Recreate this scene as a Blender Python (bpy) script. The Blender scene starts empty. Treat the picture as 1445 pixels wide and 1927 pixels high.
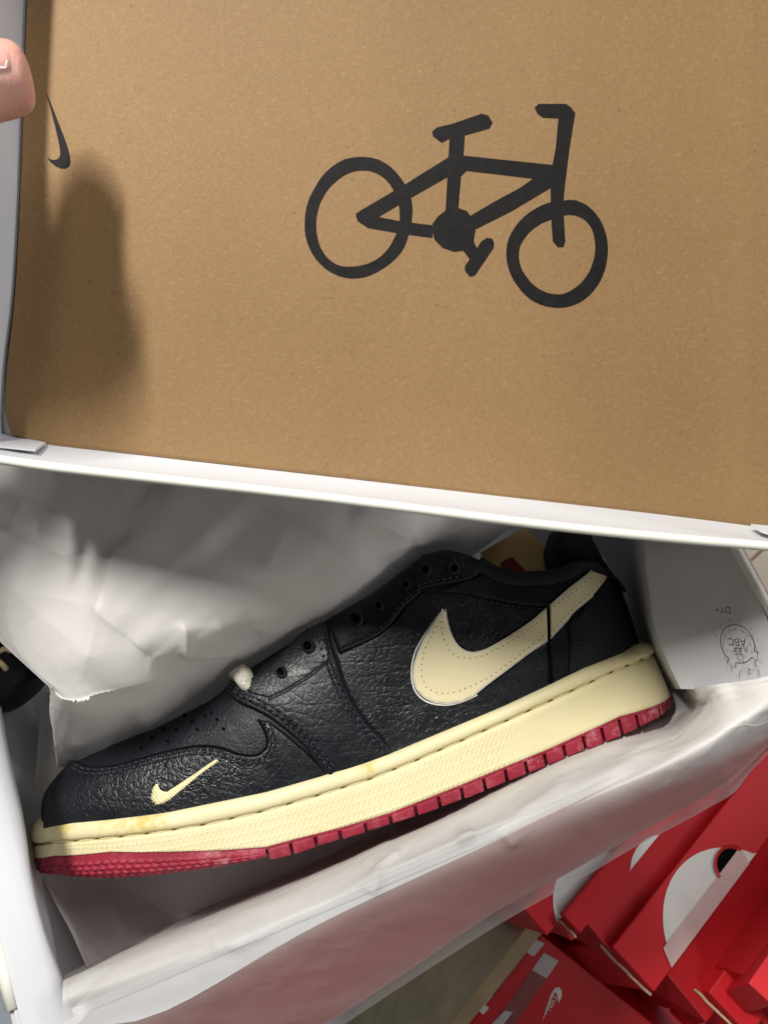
import bpy, bmesh, math, random
import numpy as np
from mathutils import Vector, Matrix, noise
from mathutils.bvhtree import BVHTree
from mathutils.geometry import delaunay_2d_cdt

random.seed(7)
sc = bpy.context.scene
COL = sc.collection

# ------------------------------------------------------------------ camera
W_, H_, F_ = 1445.0, 1927.0, 1445.0
# box axes written in camera axes (x right, y up, z towards the viewer)
bu = Vector((.923, .384, -.016)).normalized()
bv = Vector((-.366, .895, -.25)); bv = (bv - bu * bv.dot(bu)).normalized()
bw = bu.cross(bv).normalized()
wx = (Vector((1, 0, 0)) - bw * bw.x).normalized()
wy = bw.cross(wx)
B = Matrix((wx, wy, bw))                      # camera axes -> world axes (z up = the normal of the box floor)
CAM = Vector((0, 0, 1.0))
cd = bpy.data.cameras.new('camera'); cam = bpy.data.objects.new('camera', cd); COL.objects.link(cam)
cam.matrix_world = Matrix.Translation(CAM) @ B.to_4x4()
cd.sensor_fit = 'HORIZONTAL'; cd.sensor_width = 26.0; cd.lens = 26.0
cd.clip_start = .01; cd.clip_end = 50
cd.dof.use_dof = True; cd.dof.focus_distance = .335; cd.dof.aperture_fstop = 18
sc.camera = cam

def cam2w(c): return CAM + B @ Vector(c)
def rot2w(c): return B @ Vector(c)
def U(px, py, d): return cam2w(((px - W_ / 2) / F_ * d, -(py - H_ / 2) / F_ * d, -d))
def raydir(px, py): return (B @ Vector(((px - W_ / 2) / F_, -(py - H_ / 2) / F_, -1))).normalized()
def on_plane(px, py, p0, n):
    r = raydir(px, py); return CAM + r * ((p0 - CAM).dot(n) / r.dot(n))

# ------------------------------------------------------------------ light
wd = bpy.data.worlds.new('World'); sc.world = wd; wd.use_nodes = True
bg = wd.node_tree.nodes['Background']; bg.inputs[0].default_value = (1, .89, .80, 1); bg.inputs[1].default_value = .03
def area(name, campos, target, sx, sy, power, col, up=(0, 1, 0)):
    l = bpy.data.lights.new(name, 'AREA'); l.shape = 'RECTANGLE'; l.size = sx; l.size_y = sy; l.energy = power; l.color = col
    o = bpy.data.objects.new(name, l); COL.objects.link(o)
    p = cam2w(campos); z = (p - target).normalized(); y = rot2w(up); y = (y - z * y.dot(z)).normalized(); x = y.cross(z)
    o.matrix_world = Matrix.Translation(p) @ Matrix((x, y, z)).transposed().to_4x4()
    return o
TGT = U(722, 1100, .33)
area('ceiling_tube', (-.37, .58, .45), TGT, .045, .26, 12.5, (1, .97, .92))
area('ceiling_tube_far', (.05, 1.45, .95), TGT, .2, 1.2, 10, (1, .98, .95))
area('ceiling_tube_right', (1.75, .85, .45), TGT, .2, 1.2, 13, (.95, .96, 1))
area('front_fill', (.80, -.85, .95), TGT, .2, .9, 3.6, (1, .98, .96))  # added fill lamp that brightens the red boxes
sc.view_settings.view_transform = 'Standard'; sc.view_settings.look = 'None'
sc.view_settings.exposure = .16; sc.view_settings.gamma = 1
sc.cycles.max_bounces = 10; sc.cycles.transparent_max_bounces = 12

# ------------------------------------------------------------------ object helpers
def link(o): COL.objects.link(o); return o
def thing(name, loc, label, cat, group=None):
    o = bpy.data.objects.new(name, None); o.empty_display_size = .02; o.location = loc; link(o)
    o['label'] = label; o['category'] = cat
    if group: o['group'] = group
    return o
def wloc(o):
    p = Vector((0, 0, 0))
    while o is not None: p = p + o.location; o = o.parent
    return p
def obj(name, verts, faces, mat, parent=None, smooth=False, uv=None, kind=None, label=None, cat=None, origin=None):
    me = bpy.data.meshes.new(name)
    off = wloc(parent) if parent else (Vector(origin) if origin is not None else Vector((0, 0, 0)))
    me.from_pydata([tuple(Vector(v) - off) for v in verts], [], [tuple(f) for f in faces]); me.update()
    if uv is not None:
        ul = me.uv_layers.new(name='UVMap')
        for l in me.loops: ul.data[l.index].uv = uv[l.vertex_index]
    if smooth: me.polygons.foreach_set('use_smooth', [True] * len(me.polygons))
    for m in (mat if isinstance(mat, (list, tuple)) else [mat]): me.materials.append(m)
    o = bpy.data.objects.new(name, me); link(o)
    if parent: o.parent = parent
    else: o.location = off
    if kind: o['kind'] = kind
    if label: o['label'] = label
    if cat: o['category'] = cat
    return o
def bm_obj(name, bm, mat, parent=None, **k):
    bm.verts.ensure_lookup_table(); bm.verts.index_update()
    v = [x.co.copy() for x in bm.verts]; f = [[q.index for q in p.verts] for p in bm.faces]; bm.free()
    return obj(name, v, f, mat, parent, **k)
def hexa(bm, c, bevel=0, seg=1):
    """box from 8 corners: 0-3 one face, 4-7 the opposite one, same order"""
    vs = [bm.verts.new(p) for p in c]
    fs = [bm.faces.new([vs[i] for i in q]) for q in ((3, 2, 1, 0), (4, 5, 6, 7), (0, 1, 5, 4), (1, 2, 6, 5), (2, 3, 7, 6), (3, 0, 4, 7))]
    if bevel:
        es = list({e for f in fs for e in f.edges})
        bmesh.ops.bevel(bm, geom=es, offset=bevel, segments=seg, affect='EDGES', profile=.6)
def obox(bm, o, x, y, z, bevel=0, seg=1):
    hexa(bm, [o, o + x, o + x + y, o + y, o + z, o + x + z, o + x + y + z, o + y + z], bevel, seg)
def grid_faces(nr, nc, base=0, wrap=False):
    f = []
    for i in range(nr - 1):
        for j in range(nc if wrap else nc - 1):
            a = base + i * nc + j; b = base + i * nc + (j + 1) % nc
            f.append((a, b, b + nc, a + nc))
    return f
def tube(verts, faces, pts, rad, n=6, nrm=None):
    """round tube along pts; rad number or list"""
    m = len(pts); base = len(verts)
    for i, p in enumerate(pts):
        t = (pts[min(i + 1, m - 1)] - pts[max(i - 1, 0)]).normalized()
        a = nrm if nrm is not None else Vector((.31, .2, .93))
        s = t.cross(a).normalized(); q = s.cross(t)
        r = rad[i] if isinstance(rad, (list, tuple)) else rad
        for k in range(n):
            an = 2 * math.pi * k / n
            verts.append(p + (s * math.cos(an) + q * math.sin(an)) * r)
    faces += grid_faces(m, n, base, True)
    faces.append(tuple(base + k for k in range(n))[::-1]); faces.append(tuple(base + (m - 1) * n + k for k in range(n)))
def crom(pts, n):
    """Catmull-Rom resample (numpy) by chord length"""
    P = np.array(pts, float); d = np.r_[0, np.cumsum(np.linalg.norm(np.diff(P, axis=0), axis=1))]
    Q = np.vstack([2 * P[0] - P[1], P, 2 * P[-1] - P[-2]])
    out = []
    for s in np.linspace(0, d[-1], n):
        i = min(max(np.searchsorted(d, s) - 1, 0), len(P) - 2); t = (s - d[i]) / max(d[i + 1] - d[i], 1e-9)
        a, b, c, e = Q[i], Q[i + 1], Q[i + 2], Q[i + 3]
        out.append(.5 * (2 * b + (c - a) * t + (2 * a - 5 * b + 4 * c - e) * t * t + (3 * b - a - 3 * c + e) * t ** 3))
    return np.array(out)
def Z(ox, oy, k, pts): return [(ox + x / k, oy + y / k) for x, y in pts]
def densify(poly, step, closed=True):
    P = [np.array(p, float) for p in poly]; out = []
    m = len(P) if closed else len(P) - 1
    for i in range(m):
        a, b = P[i], P[(i + 1) % len(P)]; k = max(1, int(np.linalg.norm(b - a) / step))
        for j in range(k): out.append(a + (b - a) * j / k)
    if not closed: out.append(P[-1])
    return np.array(out)
def smooth_closed(poly, n):
    P = list(poly); return crom(P + [P[0]], n + 1)[:-1]
def seg_dist(pts, poly):
    A = poly; Bp = np.roll(poly, -1, axis=0); d = Bp - A; L = (d ** 2).sum(1) + 1e-12
    t = np.clip(((pts[:, None, :] - A[None]) * d[None]).sum(2) / L[None], 0, 1)
    return np.sqrt((((pts[:, None, :] - (A[None] + t[..., None] * d[None])) ** 2).sum(2)).min(1))
def inside(pts, poly):
    x, y = pts[:, 0], pts[:, 1]; r = np.zeros(len(pts), bool); j = len(poly) - 1
    for i in range(len(poly)):
        xi, yi = poly[i]; xj, yj = poly[j]
        c = ((yi > y) != (yj > y)) & (x < (xj - xi) * (y - yi) / (yj - yi + 1e-12) + xi); r ^= c; j = i
    return r
def fill(poly, step, rim=None):
    """2D triangulation of a polygon with interior points; returns points, triangles, distance to the outline"""
    poly = np.array(poly, float); lo, hi = poly.min(0), poly.max(0)
    gx, gy = np.meshgrid(np.arange(lo[0], hi[0], step), np.arange(lo[1], hi[1], step * .87))
    gx = gx + (np.arange(gx.shape[0])[:, None] % 2) * step * .5
    g = np.c_[gx.ravel(), gy.ravel()]; g = g[inside(g, poly)]
    lim = rim * 1.5 if rim else step * .5
    if len(g): g = g[seg_dist(g, poly) > lim]
    extra = []
    if rim:
        t = np.roll(poly, -1, axis=0) - np.roll(poly, 1, axis=0); t /= np.linalg.norm(t, axis=1)[:, None] + 1e-9
        nrm = np.c_[-t[:, 1], t[:, 0]]
        for f in (.45, 1.0):
            for sg in (1, -1):
                q = poly + nrm * rim * f * sg
                ok = inside(q, poly); q = q[ok]
                if len(q):
                    q = q[seg_dist(q, poly) > rim * f * .85]; extra.append(q)
    pts = np.vstack([poly] + ([g] if len(g) else []) + extra)
    n = len(poly)
    r = delaunay_2d_cdt([Vector(p) for p in pts], [], [list(range(n))], 1, 1e-5)
    v = np.array([(p.x, p.y) for p in r[0]]); return v, [tuple(f) for f in r[2]], seg_dist(v, poly)
def union(polys):
    """flat union of overlapping polygons"""
    vs, fs = [], []
    for p in polys:
        b = len(vs); vs += [Vector(q) for q in p]; fs.append(list(range(b, b + len(p))))
    r = delaunay_2d_cdt(vs, [], fs, 1, 1e-4)
    return np.array([(p.x, p.y) for p in r[0]]), [tuple(f) for f, o in zip(r[2], r[5]) if len(o)]

# ------------------------------------------------------------------ materials
class NT:
    def __init__(s, name):
        s.m = bpy.data.materials.new(name); s.m.use_nodes = True; s.t = s.m.node_tree; s.n = s.t.nodes; s.l = s.t.links
        s.p = s.n['Principled BSDF']; s.out = s.n['Material Output']; s.co = s.n.new('ShaderNodeTexCoord')
    def new(s, t, **k):
        o = s.n.new(t)
        for a, b in k.items():
            if a.startswith('_'): setattr(o, a[1:], b)
            else: o.inputs[a.replace('__', ' ')].default_value = b
        return o
    def map(s, scale=(1, 1, 1), coord='Object', rot=(0, 0, 0)):
        m = s.n.new('ShaderNodeMapping'); m.inputs['Scale'].default_value = scale; m.inputs['Rotation'].default_value = rot
        s.l.new(s.co.outputs[coord], m.inputs[0]); return m.outputs[0]
    def noise(s, scale, detail=4, rough=.55, vec=None, dist=0):
        o = s.new('ShaderNodeTexNoise', Scale=scale, Detail=detail, Roughness=rough, Distortion=dist)
        s.l.new(vec or s.co.outputs['Object'], o.inputs['Vector']); return o.outputs[0]
    def vor(s, scale, vec=None, feature='DISTANCE_TO_EDGE', out='Distance', rand=1):
        o = s.new('ShaderNodeTexVoronoi', Scale=scale, Randomness=rand, _feature=feature)
        s.l.new(vec or s.co.outputs['Object'], o.inputs['Vector']); return o.outputs[out]
    def math(s, op, a, b=None, clamp=False):
        o = s.n.new('ShaderNodeMath'); o.operation = op; o.use_clamp = clamp
        for i, q in enumerate((a, b)):
            if q is None: continue
            if isinstance(q, (int, float)): o.inputs[i].default_value = q
            else: s.l.new(q, o.inputs[i])
        return o.outputs[0]
    def ramp(s, f, stops):
        o = s.n.new('ShaderNodeValToRGB'); e = o.color_ramp.elements
        while len(e) < len(stops): e.new(.5)
        for q, (p, c) in zip(e, stops): q.position = p; q.color = (*c, 1) if len(c) == 3 else c
        s.l.new(f, o.inputs[0]); return o.outputs[0]
    def rng(s, f, a, b, c, d):
        o = s.n.new('ShaderNodeMapRange'); o.inputs[1].default_value = a; o.inputs[2].default_value = b; o.inputs[3].default_value = c; o.inputs[4].default_value = d
        s.l.new(f, o.inputs[0]); return o.outputs[0]
    def mix(s, f, a, b, blend='MIX'):
        o = s.n.new('ShaderNodeMix'); o.data_type = 'RGBA'; o.blend_type = blend
        for i, q in ((0, f), (6, a), (7, b)):
            if isinstance(q, (int, float)): o.inputs[i].default_value = q
            elif isinstance(q, tuple): o.inputs[i].default_value = (*q, 1)
            else: s.l.new(q, o.inputs[i])
        return o.outputs[2]
    def bump(s, h, strength, dist, normal=None):
        o = s.new('ShaderNodeBump', Strength=strength, Distance=dist); s.l.new(h, o.inputs['Height'])
        if normal: s.l.new(normal, o.inputs['Normal'])
        return o.outputs[0]
    def set(s, **k):
        for a, b in k.items():
            i = s.p.inputs[a.replace('__', ' ')]
            if hasattr(b, 'is_linked'): s.l.new(b, i)
            elif isinstance(b, tuple): i.default_value = (*b, 1) if (len(b) == 3 and len(i.default_value) == 4) else b
            else: i.default_value = b
        return s.m

def m_leather(name, base=(.0045, .006, .009), rough=.40, cell=330, amt=.38, crease=.13, fine=.2, spec=.5):
    t = NT(name)
    nz = t.noise(60, 3); wv = t.n.new('ShaderNodeVectorMath'); wv.operation = 'MULTIPLY_ADD'
    nc = t.new('ShaderNodeTexNoise', Scale=90, Detail=3); t.l.new(t.co.outputs['Object'], nc.inputs['Vector'])
    t.l.new(nc.outputs['Color'], wv.inputs[0]); wv.inputs[1].default_value = (.006,) * 3; t.l.new(t.co.outputs['Object'], wv.inputs[2])
    v1 = t.rng(t.vor(cell, wv.outputs[0]), 0, .22, 0, 1)
    v2 = t.rng(t.vor(cell * 2.3, wv.outputs[0]), 0, .25, 0, 1)
    mask = t.rng(t.noise(15, 3), .40, .60, .35, 1)
    h = t.math('ADD', t.math('MULTIPLY', t.math('ADD', v1, t.math('MULTIPLY', v2, .45)), mask), t.math('MULTIPLY', t.noise(900, 2), fine))
    b1 = t.bump(h, amt, .0005)
    st = t.map((38, 150, 90), rot=(.2, .1, .45))
    cr = t.rng(t.vor(1.0, st), 0, .12, 0, 1)
    b2 = t.bump(cr, crease, .0006, b1)
    col = t.ramp(t.noise(40, 5), [(.3, tuple(c * .75 for c in base)), (.7, tuple(c * 1.35 for c in base))])
    r = t.rng(t.noise(120, 4), .3, .7, rough - .07, rough + .1)
    return t.set(Base__Color=col, Roughness=r, Normal=b2, Specular__IOR__Level=spec)
def m_plain(name, col, rough=.5, var=.12, nscale=60, bump=0, bdist=.0003, bscale=600, spec=.4, **k):
    t = NT(name)
    c = t.ramp(t.noise(nscale, 5), [(.3, tuple(x * (1 - var) for x in col)), (.7, tuple(min(x * (1 + var), 1) for x in col))])
    t.set(Base__Color=c, Roughness=rough, Specular__IOR__Level=spec, **k)
    if bump: t.set(Normal=t.bump(t.noise(bscale, 3), bump, bdist))
    return t.m
def m_kraft():
    t = NT('kraft_board')
    b = t.ramp(t.noise(9, 6, .6), [(.3, (.243, .145, .063)), (.7, (.290, .177, .078))])
    f1 = t.noise(1, 6, .7, t.map((950, 520, 900), rot=(0, 0, 2.3)))
    c = t.mix(t.rng(f1, .40, .68, 0, .55), b, (.205, .121, .052))
    f2 = t.noise(1, 4, .6, t.map((420, 1000, 700), rot=(0, .3, 1.9)))
    c = t.mix(t.rng(f2, .54, .72, 0, .30), c, (.40, .27, .145))
    sp = t.noise(1, 2, .5, t.map((380, 760, 500), rot=(0, 0, 2.1)))
    c = t.mix(t.rng(sp, .70, .77, 0, .6), c, (.12, .065, .03))
    sp2 = t.noise(1, 2, .5, t.map((700, 250, 400), rot=(0, 0, .4)))
    c = t.mix(t.rng(sp2, .74, .84, 0, .25), c, (.50, .34, .18))
    h = t.math('ADD', f1, t.math('MULTIPLY', t.noise(1500, 2), .5))
    return t.set(Base__Color=c, Roughness=.62, Normal=t.bump(h, .45, .0003), Specular__IOR__Level=.3)
def m_tissue(name, trans=.28, clear=.10, col=(.89, .865, .835)):
    t = NT(name)
    fib = t.noise(1, 5, .6, t.map((500, 160, 300), rot=(.2, 0, .5)))
    cl = t.noise(55, 4)
    c = t.ramp(cl, [(.3, tuple(x * .94 for x in col)), (.7, tuple(min(1, x * 1.04) for x in col))])
    n1 = t.bump(t.math('ADD', t.math('MULTIPLY', fib, .5), cl), .22, .0008)
    nc = t.new('ShaderNodeTexNoise', Scale=35, Detail=3); t.l.new(t.co.outputs['Object'], nc.inputs['Vector'])
    wv = t.n.new('ShaderNodeVectorMath'); wv.operation = 'MULTIPLY_ADD'; t.l.new(nc.outputs['Color'], wv.inputs[0]); wv.inputs[1].default_value = (.03,) * 3; t.l.new(t.co.outputs['Object'], wv.inputs[2])
    k1 = t.vor(26, wv.outputs[0], 'F1'); k2 = t.vor(70, wv.outputs[0], 'F1')
    msk = t.rng(t.noise(14, 2), .42, .62, .1, 1)
    n2 = t.bump(t.math('MULTIPLY', t.math('ADD', k1, t.math('MULTIPLY', k2, .25)), msk), .22, .010, n1)
    t.set(Base__Color=c, Roughness=.50, Normal=n2, Specular__IOR__Level=.30)
    tr = t.n.new('ShaderNodeBsdfTranslucent'); tr.inputs[0].default_value = (*col, 1); t.l.new(n2, tr.inputs['Normal'])
    tp = t.n.new('ShaderNodeBsdfTransparent'); tp.inputs[0].default_value = (.95, .95, .95, 1)
    a = t.n.new('ShaderNodeMixShader'); a.inputs[0].default_value = trans; t.l.new(t.p.outputs[0], a.inputs[1]); t.l.new(tr.outputs[0], a.inputs[2])
    b = t.n.new('ShaderNodeMixShader'); at_ = t.n.new('ShaderNodeAttribute'); at_.attribute_name = 'clear'; t.l.new(at_.outputs['Fac'], b.inputs[0]); t.l.new(a.outputs[0], b.inputs[1]); t.l.new(tp.outputs[0], b.inputs[2])
    t.l.new(b.outputs[0], t.out.inputs[0]); return t.m
def m_cream(name, textured, stain=None):
    t = NT(name)
    c = t.ramp(t.noise(22, 5), [(.3, (.76, .685, .40)), (.72, (.81, .745, .48))])
    c = t.mix(t.rng(t.noise(48, 4, .7), .62, .78, 0, .5), c, (.66, .50, .16))
    if stain:
        for (sx_, sy_, sz_), rr in stain:
            d = t.n.new('ShaderNodeVectorMath'); d.operation = 'DISTANCE'; t.l.new(t.co.outputs['Object'], d.inputs[0]); d.inputs[1].default_value = (sx_, sy_, sz_)
            f = t.math('MULTIPLY', t.rng(d.outputs['Value'], rr * .2, rr, 1, 0), t.rng(t.noise(260, 4), .38, .62, .1, .9))
            c = t.mix(f, c, (.66, .50, .10))
    t.set(Base__Color=c, Roughness=.5, Specular__IOR__Level=.35, Subsurface__Weight=.08, Subsurface__Radius=(.002, .0015, .0006))
    fine = t.math('MULTIPLY', t.noise(1400, 2), .12)
    if textured:   # uv: metres along the sole, metres up
        sx = t.n.new('ShaderNodeSeparateXYZ'); t.l.new(t.co.outputs['UV'], sx.inputs[0])
        u, v = sx.outputs[0], sx.outputs[1]
        wob = t.math('MULTIPLY', t.noise(160, 3), .0022)
        row = .0037
        fv = t.math('FRACT', t.math('DIVIDE', v, row))
        par = t.math('MULTIPLY', t.math('FLOOR', t.math('DIVIDE', v, row)), .37)
        ph = t.math('ADD', t.math('DIVIDE', t.math('ADD', u, wob), .0024), t.math('ADD', t.math('MULTIPLY', fv, .85), par))
        sw = t.math('ABSOLUTE', t.math('SUBTRACT', t.math('FRACT', ph), .5))
        band = t.rng(t.math('ABSOLUTE', t.math('SUBTRACT', fv, .5)), .30, .5, 1, 0)
        on = t.math('MULTIPLY', t.rng(u, .245, .228, 0, 1), t.rng(u, .008, .02, 0, 1))
        h = t.math('ADD', t.math('MULTIPLY', t.math('MULTIPLY', t.rng(sw, .08, .40, 0, 1), band), on), fine)
        t.set(Normal=t.bump(h, .45, .00045))
    else:
        t.set(Normal=t.bump(t.math('ADD', fine, t.math('MULTIPLY', t.noise(70, 3), .3)), .3, .0005))
    return t.m
def m_rubber(name):
    t = NT(name)
    c = t.ramp(t.noise(90, 4), [(.3, (.24, .012, .030)), (.7, (.33, .020, .045))])
    sc_ = t.rng(t.noise(1, 6, .75, t.map((150, 150, 150))), .50, .70, 0, .75)
    c = t.mix(t.math('MULTIPLY', sc_, t.rng(t.noise(30, 2), .42, .6, .2, 1)), c, (.58, .28, .32))
    return t.set(Base__Color=c, Roughness=.58, Normal=t.bump(t.noise(520, 3), .45, .0005), Specular__IOR__Level=.35)
def m_thread(name, col):
    t = NT(name)
    w = t.new('ShaderNodeTexWave', Scale=380, Distortion=2.5); w.bands_direction = 'DIAGONAL'; t.l.new(t.map((1, 1, 1)), w.inputs[0])
    return t.set(Base__Color=col, Roughness=.6, Normal=t.bump(w.outputs[1], .6, .0004))
def m_lace():
    t = NT('lace_cotton')
    w = t.new('ShaderNodeTexWave', Scale=420, Distortion=4); t.l.new(t.map((1, 1, 1), rot=(.4, .3, .8)), w.inputs[0])
    v = t.vor(1400)
    return t.set(Base__Color=(.80, .76, .64), Roughness=.85, Normal=t.bump(t.math('ADD', w.outputs[1], v), .9, .0005))
def m_knit():
    t = NT('collar_knit')
    v = t.vor(1500); return t.set(Base__Color=(.006, .008, .014), Roughness=.9, Normal=t.bump(v, .8, .0006), Sheen__Weight=.1)
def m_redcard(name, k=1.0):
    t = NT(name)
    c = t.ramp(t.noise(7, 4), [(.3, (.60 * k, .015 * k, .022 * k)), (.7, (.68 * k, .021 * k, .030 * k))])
    wear = t.math('MULTIPLY', t.rng(t.noise(45, 6, .75), .63, .75, 0, .35), t.rng(t.noise(5, 2), .45, .6, 0, 1))
    c = t.mix(wear, c, (.75, .30, .28))
    return t.set(Base__Color=c, Roughness=.5, Normal=t.bump(t.math('ADD', t.noise(9, 3), t.math('MULTIPLY', t.noise(250, 3), .06)), .25, .006), Specular__IOR__Level=.28)
def m_concrete():
    t = NT('concrete_floor')
    c = t.ramp(t.noise(4, 7, .6), [(.3, (.44, .50, .56)), (.7, (.56, .63, .70))])
    c = t.mix(t.rng(t.noise(160, 4), .4, .7, 0, .3), c, (.36, .41, .45))
    return t.set(Base__Color=c, Roughness=.45, Normal=t.bump(t.noise(60, 5), .2, .003))

MT = dict(
    leather=m_leather('tumbled_leather'), toe=m_leather('smooth_leather', (.006, .0082, .012),   .45, 600, .30, .08, .2, .32),
    dark=m_leather('shaded_leather', (.004, .0048, .007), .45, 450, .4, .12, .2, .3), knit=m_knit(),  # dark: leather copy with the lid's shade put into its base colour
    thread=m_thread('navy_thread', (.010, .012, .021)), hole=m_plain('eyelet_dark', (.002, .002, .002), .9, spec=.1),  # hole: black stands in for the shade inside eyelets and perforations
    film=m_plain('swoosh_cream', (.87, .78, .49), .36, .05, 35, .1, .0003, 300), silver=m_plain('film_edge_silver', (.62, .62, .60), .28, .1),
    embroid=m_thread('cream_embroidery', (.82, .73, .44)), rim=m_cream('midsole_cream_smooth', False), cream=m_cream('midsole_cream_woven', True),
    groove_shade=m_plain('groove_shadow_rubber', (.42, .33, .13), .7, .3, 120), rubber=m_rubber('outsole_red'), lace=m_lace(),  # groove rubber browned, the recess shade put into its colour
    kraft=m_kraft(), ink=m_plain('black_print_ink', (.011, .010, .010), .6, .25, 300, .15, .0002, 900, .15),
    white=m_plain('white_coated_card', (.61, .62, .645), .45, .03, 12, .08, .0008, 30), edge=m_plain('cream_card_edge', (.78, .78, .70), .55, .05),
    brick=m_plain('brick_coloured_card', (.56, .20, .175), .5, .08, 20, .1, .0005, 60), tissue=m_tissue('white_tissue_paper'),
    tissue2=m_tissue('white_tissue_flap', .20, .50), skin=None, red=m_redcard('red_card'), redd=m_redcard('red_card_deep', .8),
    whitep=m_plain('white_print', (.82, .80, .75), .5, .06, 15, spec=.3), raw=m_plain('raw_card_edge', (.55, .42, .27), .85, .25, 200, .6, .0008, 700),
    greyl=m_plain('grey_label', (.62, .60, .61), .55, .1, 80), taupe=m_plain('label_print_strip', (.30, .075, .075), .55, .2, 120),
    board=m_plain('beige_board', (.50, .39, .22), .6, .15, 40, .2, .001, 80), concrete=m_concrete(),
    stamp=m_plain('stamp_ink', (.045, .042, .045), .6, .2, 300), stampg=m_plain('stamp_ink_faint', (.20, .19, .20), .6, .3, 500),
    cardtag=m_plain('hang_tag_card', (.62, .42, .17), .6, .06, 40), redprint=m_plain('dark_red_print', (.20, .012, .015), .5, .1),
    carton=m_plain('pale_carton', (.66, .60, .48), .6, .06, 14), tape=m_plain('brown_tape', (.34, .19, .10), .45, .1, 40), pink=m_plain('pink_card_edge', (.62, .40, .33), .55, .08, 40),
)
def m_skin():
    t = NT('skin')
    c = t.ramp(t.noise(55, 5), [(.3, (.56, .27, .215)), (.7, (.66, .37, .30))])
    c = t.mix(t.rng(t.noise(220, 4), .5, .75, 0, .35), c, (.60, .20, .17))
    w = t.new('ShaderNodeTexWave', Scale=260, Distortion=5); t.l.new(t.map((1, 1, 1)), w.inputs[0])
    return t.set(Base__Color=c, Roughness=.42, Subsurface__Weight=.25, Subsurface__Radius=(.006, .002, .001), Subsurface__Scale=.6,
                 Normal=t.bump(t.math('ADD', w.outputs[1], t.noise(500, 3)), .18, .0003))
MT['skin'] = m_skin()
MT['nail'] = m_plain('nail', (.68, .36, .32), .08, .04, 40, spec=.7)

# ------------------------------------------------------------------ floor
obj('floor', [(-4, -4, 0), (4, -4, 0), (4, 4, 0), (-4, 4, 0)], [(0, 1, 2, 3)], MT['concrete'], kind='structure')

# ------------------------------------------------------------------ shoebox
PR, PL = U(1500, 1262, .29), U(30, 1885, .285)
u, v, w = (PR - PL).normalized(), rot2w(bv), rot2w(bw)
v = (v - u * v.dot(u)).normalized(); w = u.cross(v).normalized()
LEN = (PR - PL).length; WID = .235; HGT = .138; T = .0035
def bx(a, b, c): return PL + u * a + v * b + w * c      # along, back, up from the front left rim corner
shoebox = thing('shoebox', bx(LEN / 2, WID / 2, -HGT), 'open white lined shoebox holding the black shoe in tissue paper', 'shoebox')
def card(name, o, x, y, z, mats, parent, bev=.0008):
    bm = bmesh.new(); obox(bm, o, x, y, z, bev, 2); return bm_obj(name, bm, mats, parent)
card('floor_panel', bx(-.034, -.012, -HGT), u * (LEN + .034), v * (WID + .012), w * T, MT['white'], shoebox)
ew = card('end_wall', bx(LEN, -.012, -HGT), u * T, v * (WID + .012), w * HGT, MT['white'], shoebox)
SPL = .034
bm = bmesh.new(); _q = [bx(-T - SPL, -.012, -HGT), bx(-SPL, -.012, -HGT), bx(-SPL, WID, -HGT), bx(-T - SPL, WID, -HGT), bx(-T, -.012, 0), bx(0, -.012, 0), bx(0, WID, 0), bx(-T, WID, 0)]
hexa(bm, _q, .0008, 2); lw = bm_obj('end_wall', bm, MT['white'], shoebox)
card('front_wall', bx(0, -.012 - T, -HGT), u * LEN, v * T, w * (HGT - .013), MT['white'], shoebox)
card('back_wall', bx(0, WID, -HGT), u * LEN, v * T, w * HGT, MT['white'], shoebox)
card('outer_end_wrap', bx(LEN + T, -T, -HGT), u * .0016, v * (WID + 2 * T), w * (HGT - .0006), MT['pink'], shoebox)
# rolled top edges of the two end walls
for a0 in (LEN + T * .5, -T * .5):
    V, Fc = [], []; tube(V, Fc, [bx(a0, b, .0) for b in np.linspace(-.002, WID, 20)], .0019 if a0 > .1 else .0026, 10)
    obj('rolled_edge', V, Fc, MT['edge'], ew if a0 > .1 else lw, smooth=True)
# flap added behind the tissue to tint it pink, hung on the front rim
HF = []
for px, py, d in ((90, 1930, .288), (290, 1912, .289), (600, 1740, .291), (950, 1575, .295), (1290, 1408, .298), (1470, 1318, .300), (1560, 1280, .30)): HF.append(U(px, py, d))
HE = []
for px, py, d in ((330, 2110, .331), (540, 1975, .331), (735, 1850, .331), (940, 1712, .332), (1073, 1642, .333), (1187, 1577, .333), (1325, 1500, .333), (1376, 1474, .332), (1462, 1392, .332), (1580, 1330, .332)): HE.append(U(px, py, d))
HF, HE = crom(HF, 30), crom(HE, 30)
RM = [bx(LEN * f, -.012 - T, -.014) for f in np.linspace(.05, 1.0, 30)]
strip = [Vector(a).lerp(Vector(b), t) for t in (0, .5, 1) for a, b in zip(RM, HF)]
obj('flap_hinge', strip, grid_faces(3, 30), MT['white'], shoebox, smooth=True)
V = [Vector(a + (b - a) * t) for t in np.linspace(0, 1, 6) for a, b in zip(HF, HE)]
n0 = len(V); V += [p - w * .002 for p in V]
fs = grid_faces(6, 30); Fc = fs + [tuple(i + n0 for i in f[::-1]) for f in fs]
for i in range(5): Fc += [(i * 30, (i + 1) * 30, (i + 1) * 30 + n0, i * 30 + n0), (i * 30 + 29, i * 30 + 29 + n0, (i + 1) * 30 + 29 + n0, (i + 1) * 30 + 29)]
for j in range(29): Fc += [(5 * 30 + j, 5 * 30 + j + 1, 5 * 30 + j + 1 + n0, 5 * 30 + j + n0), (j, j + n0, j + 1 + n0, j + 1)]
obj('tint_flap', V, Fc, MT['brick'], shoebox, smooth=False)
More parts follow.
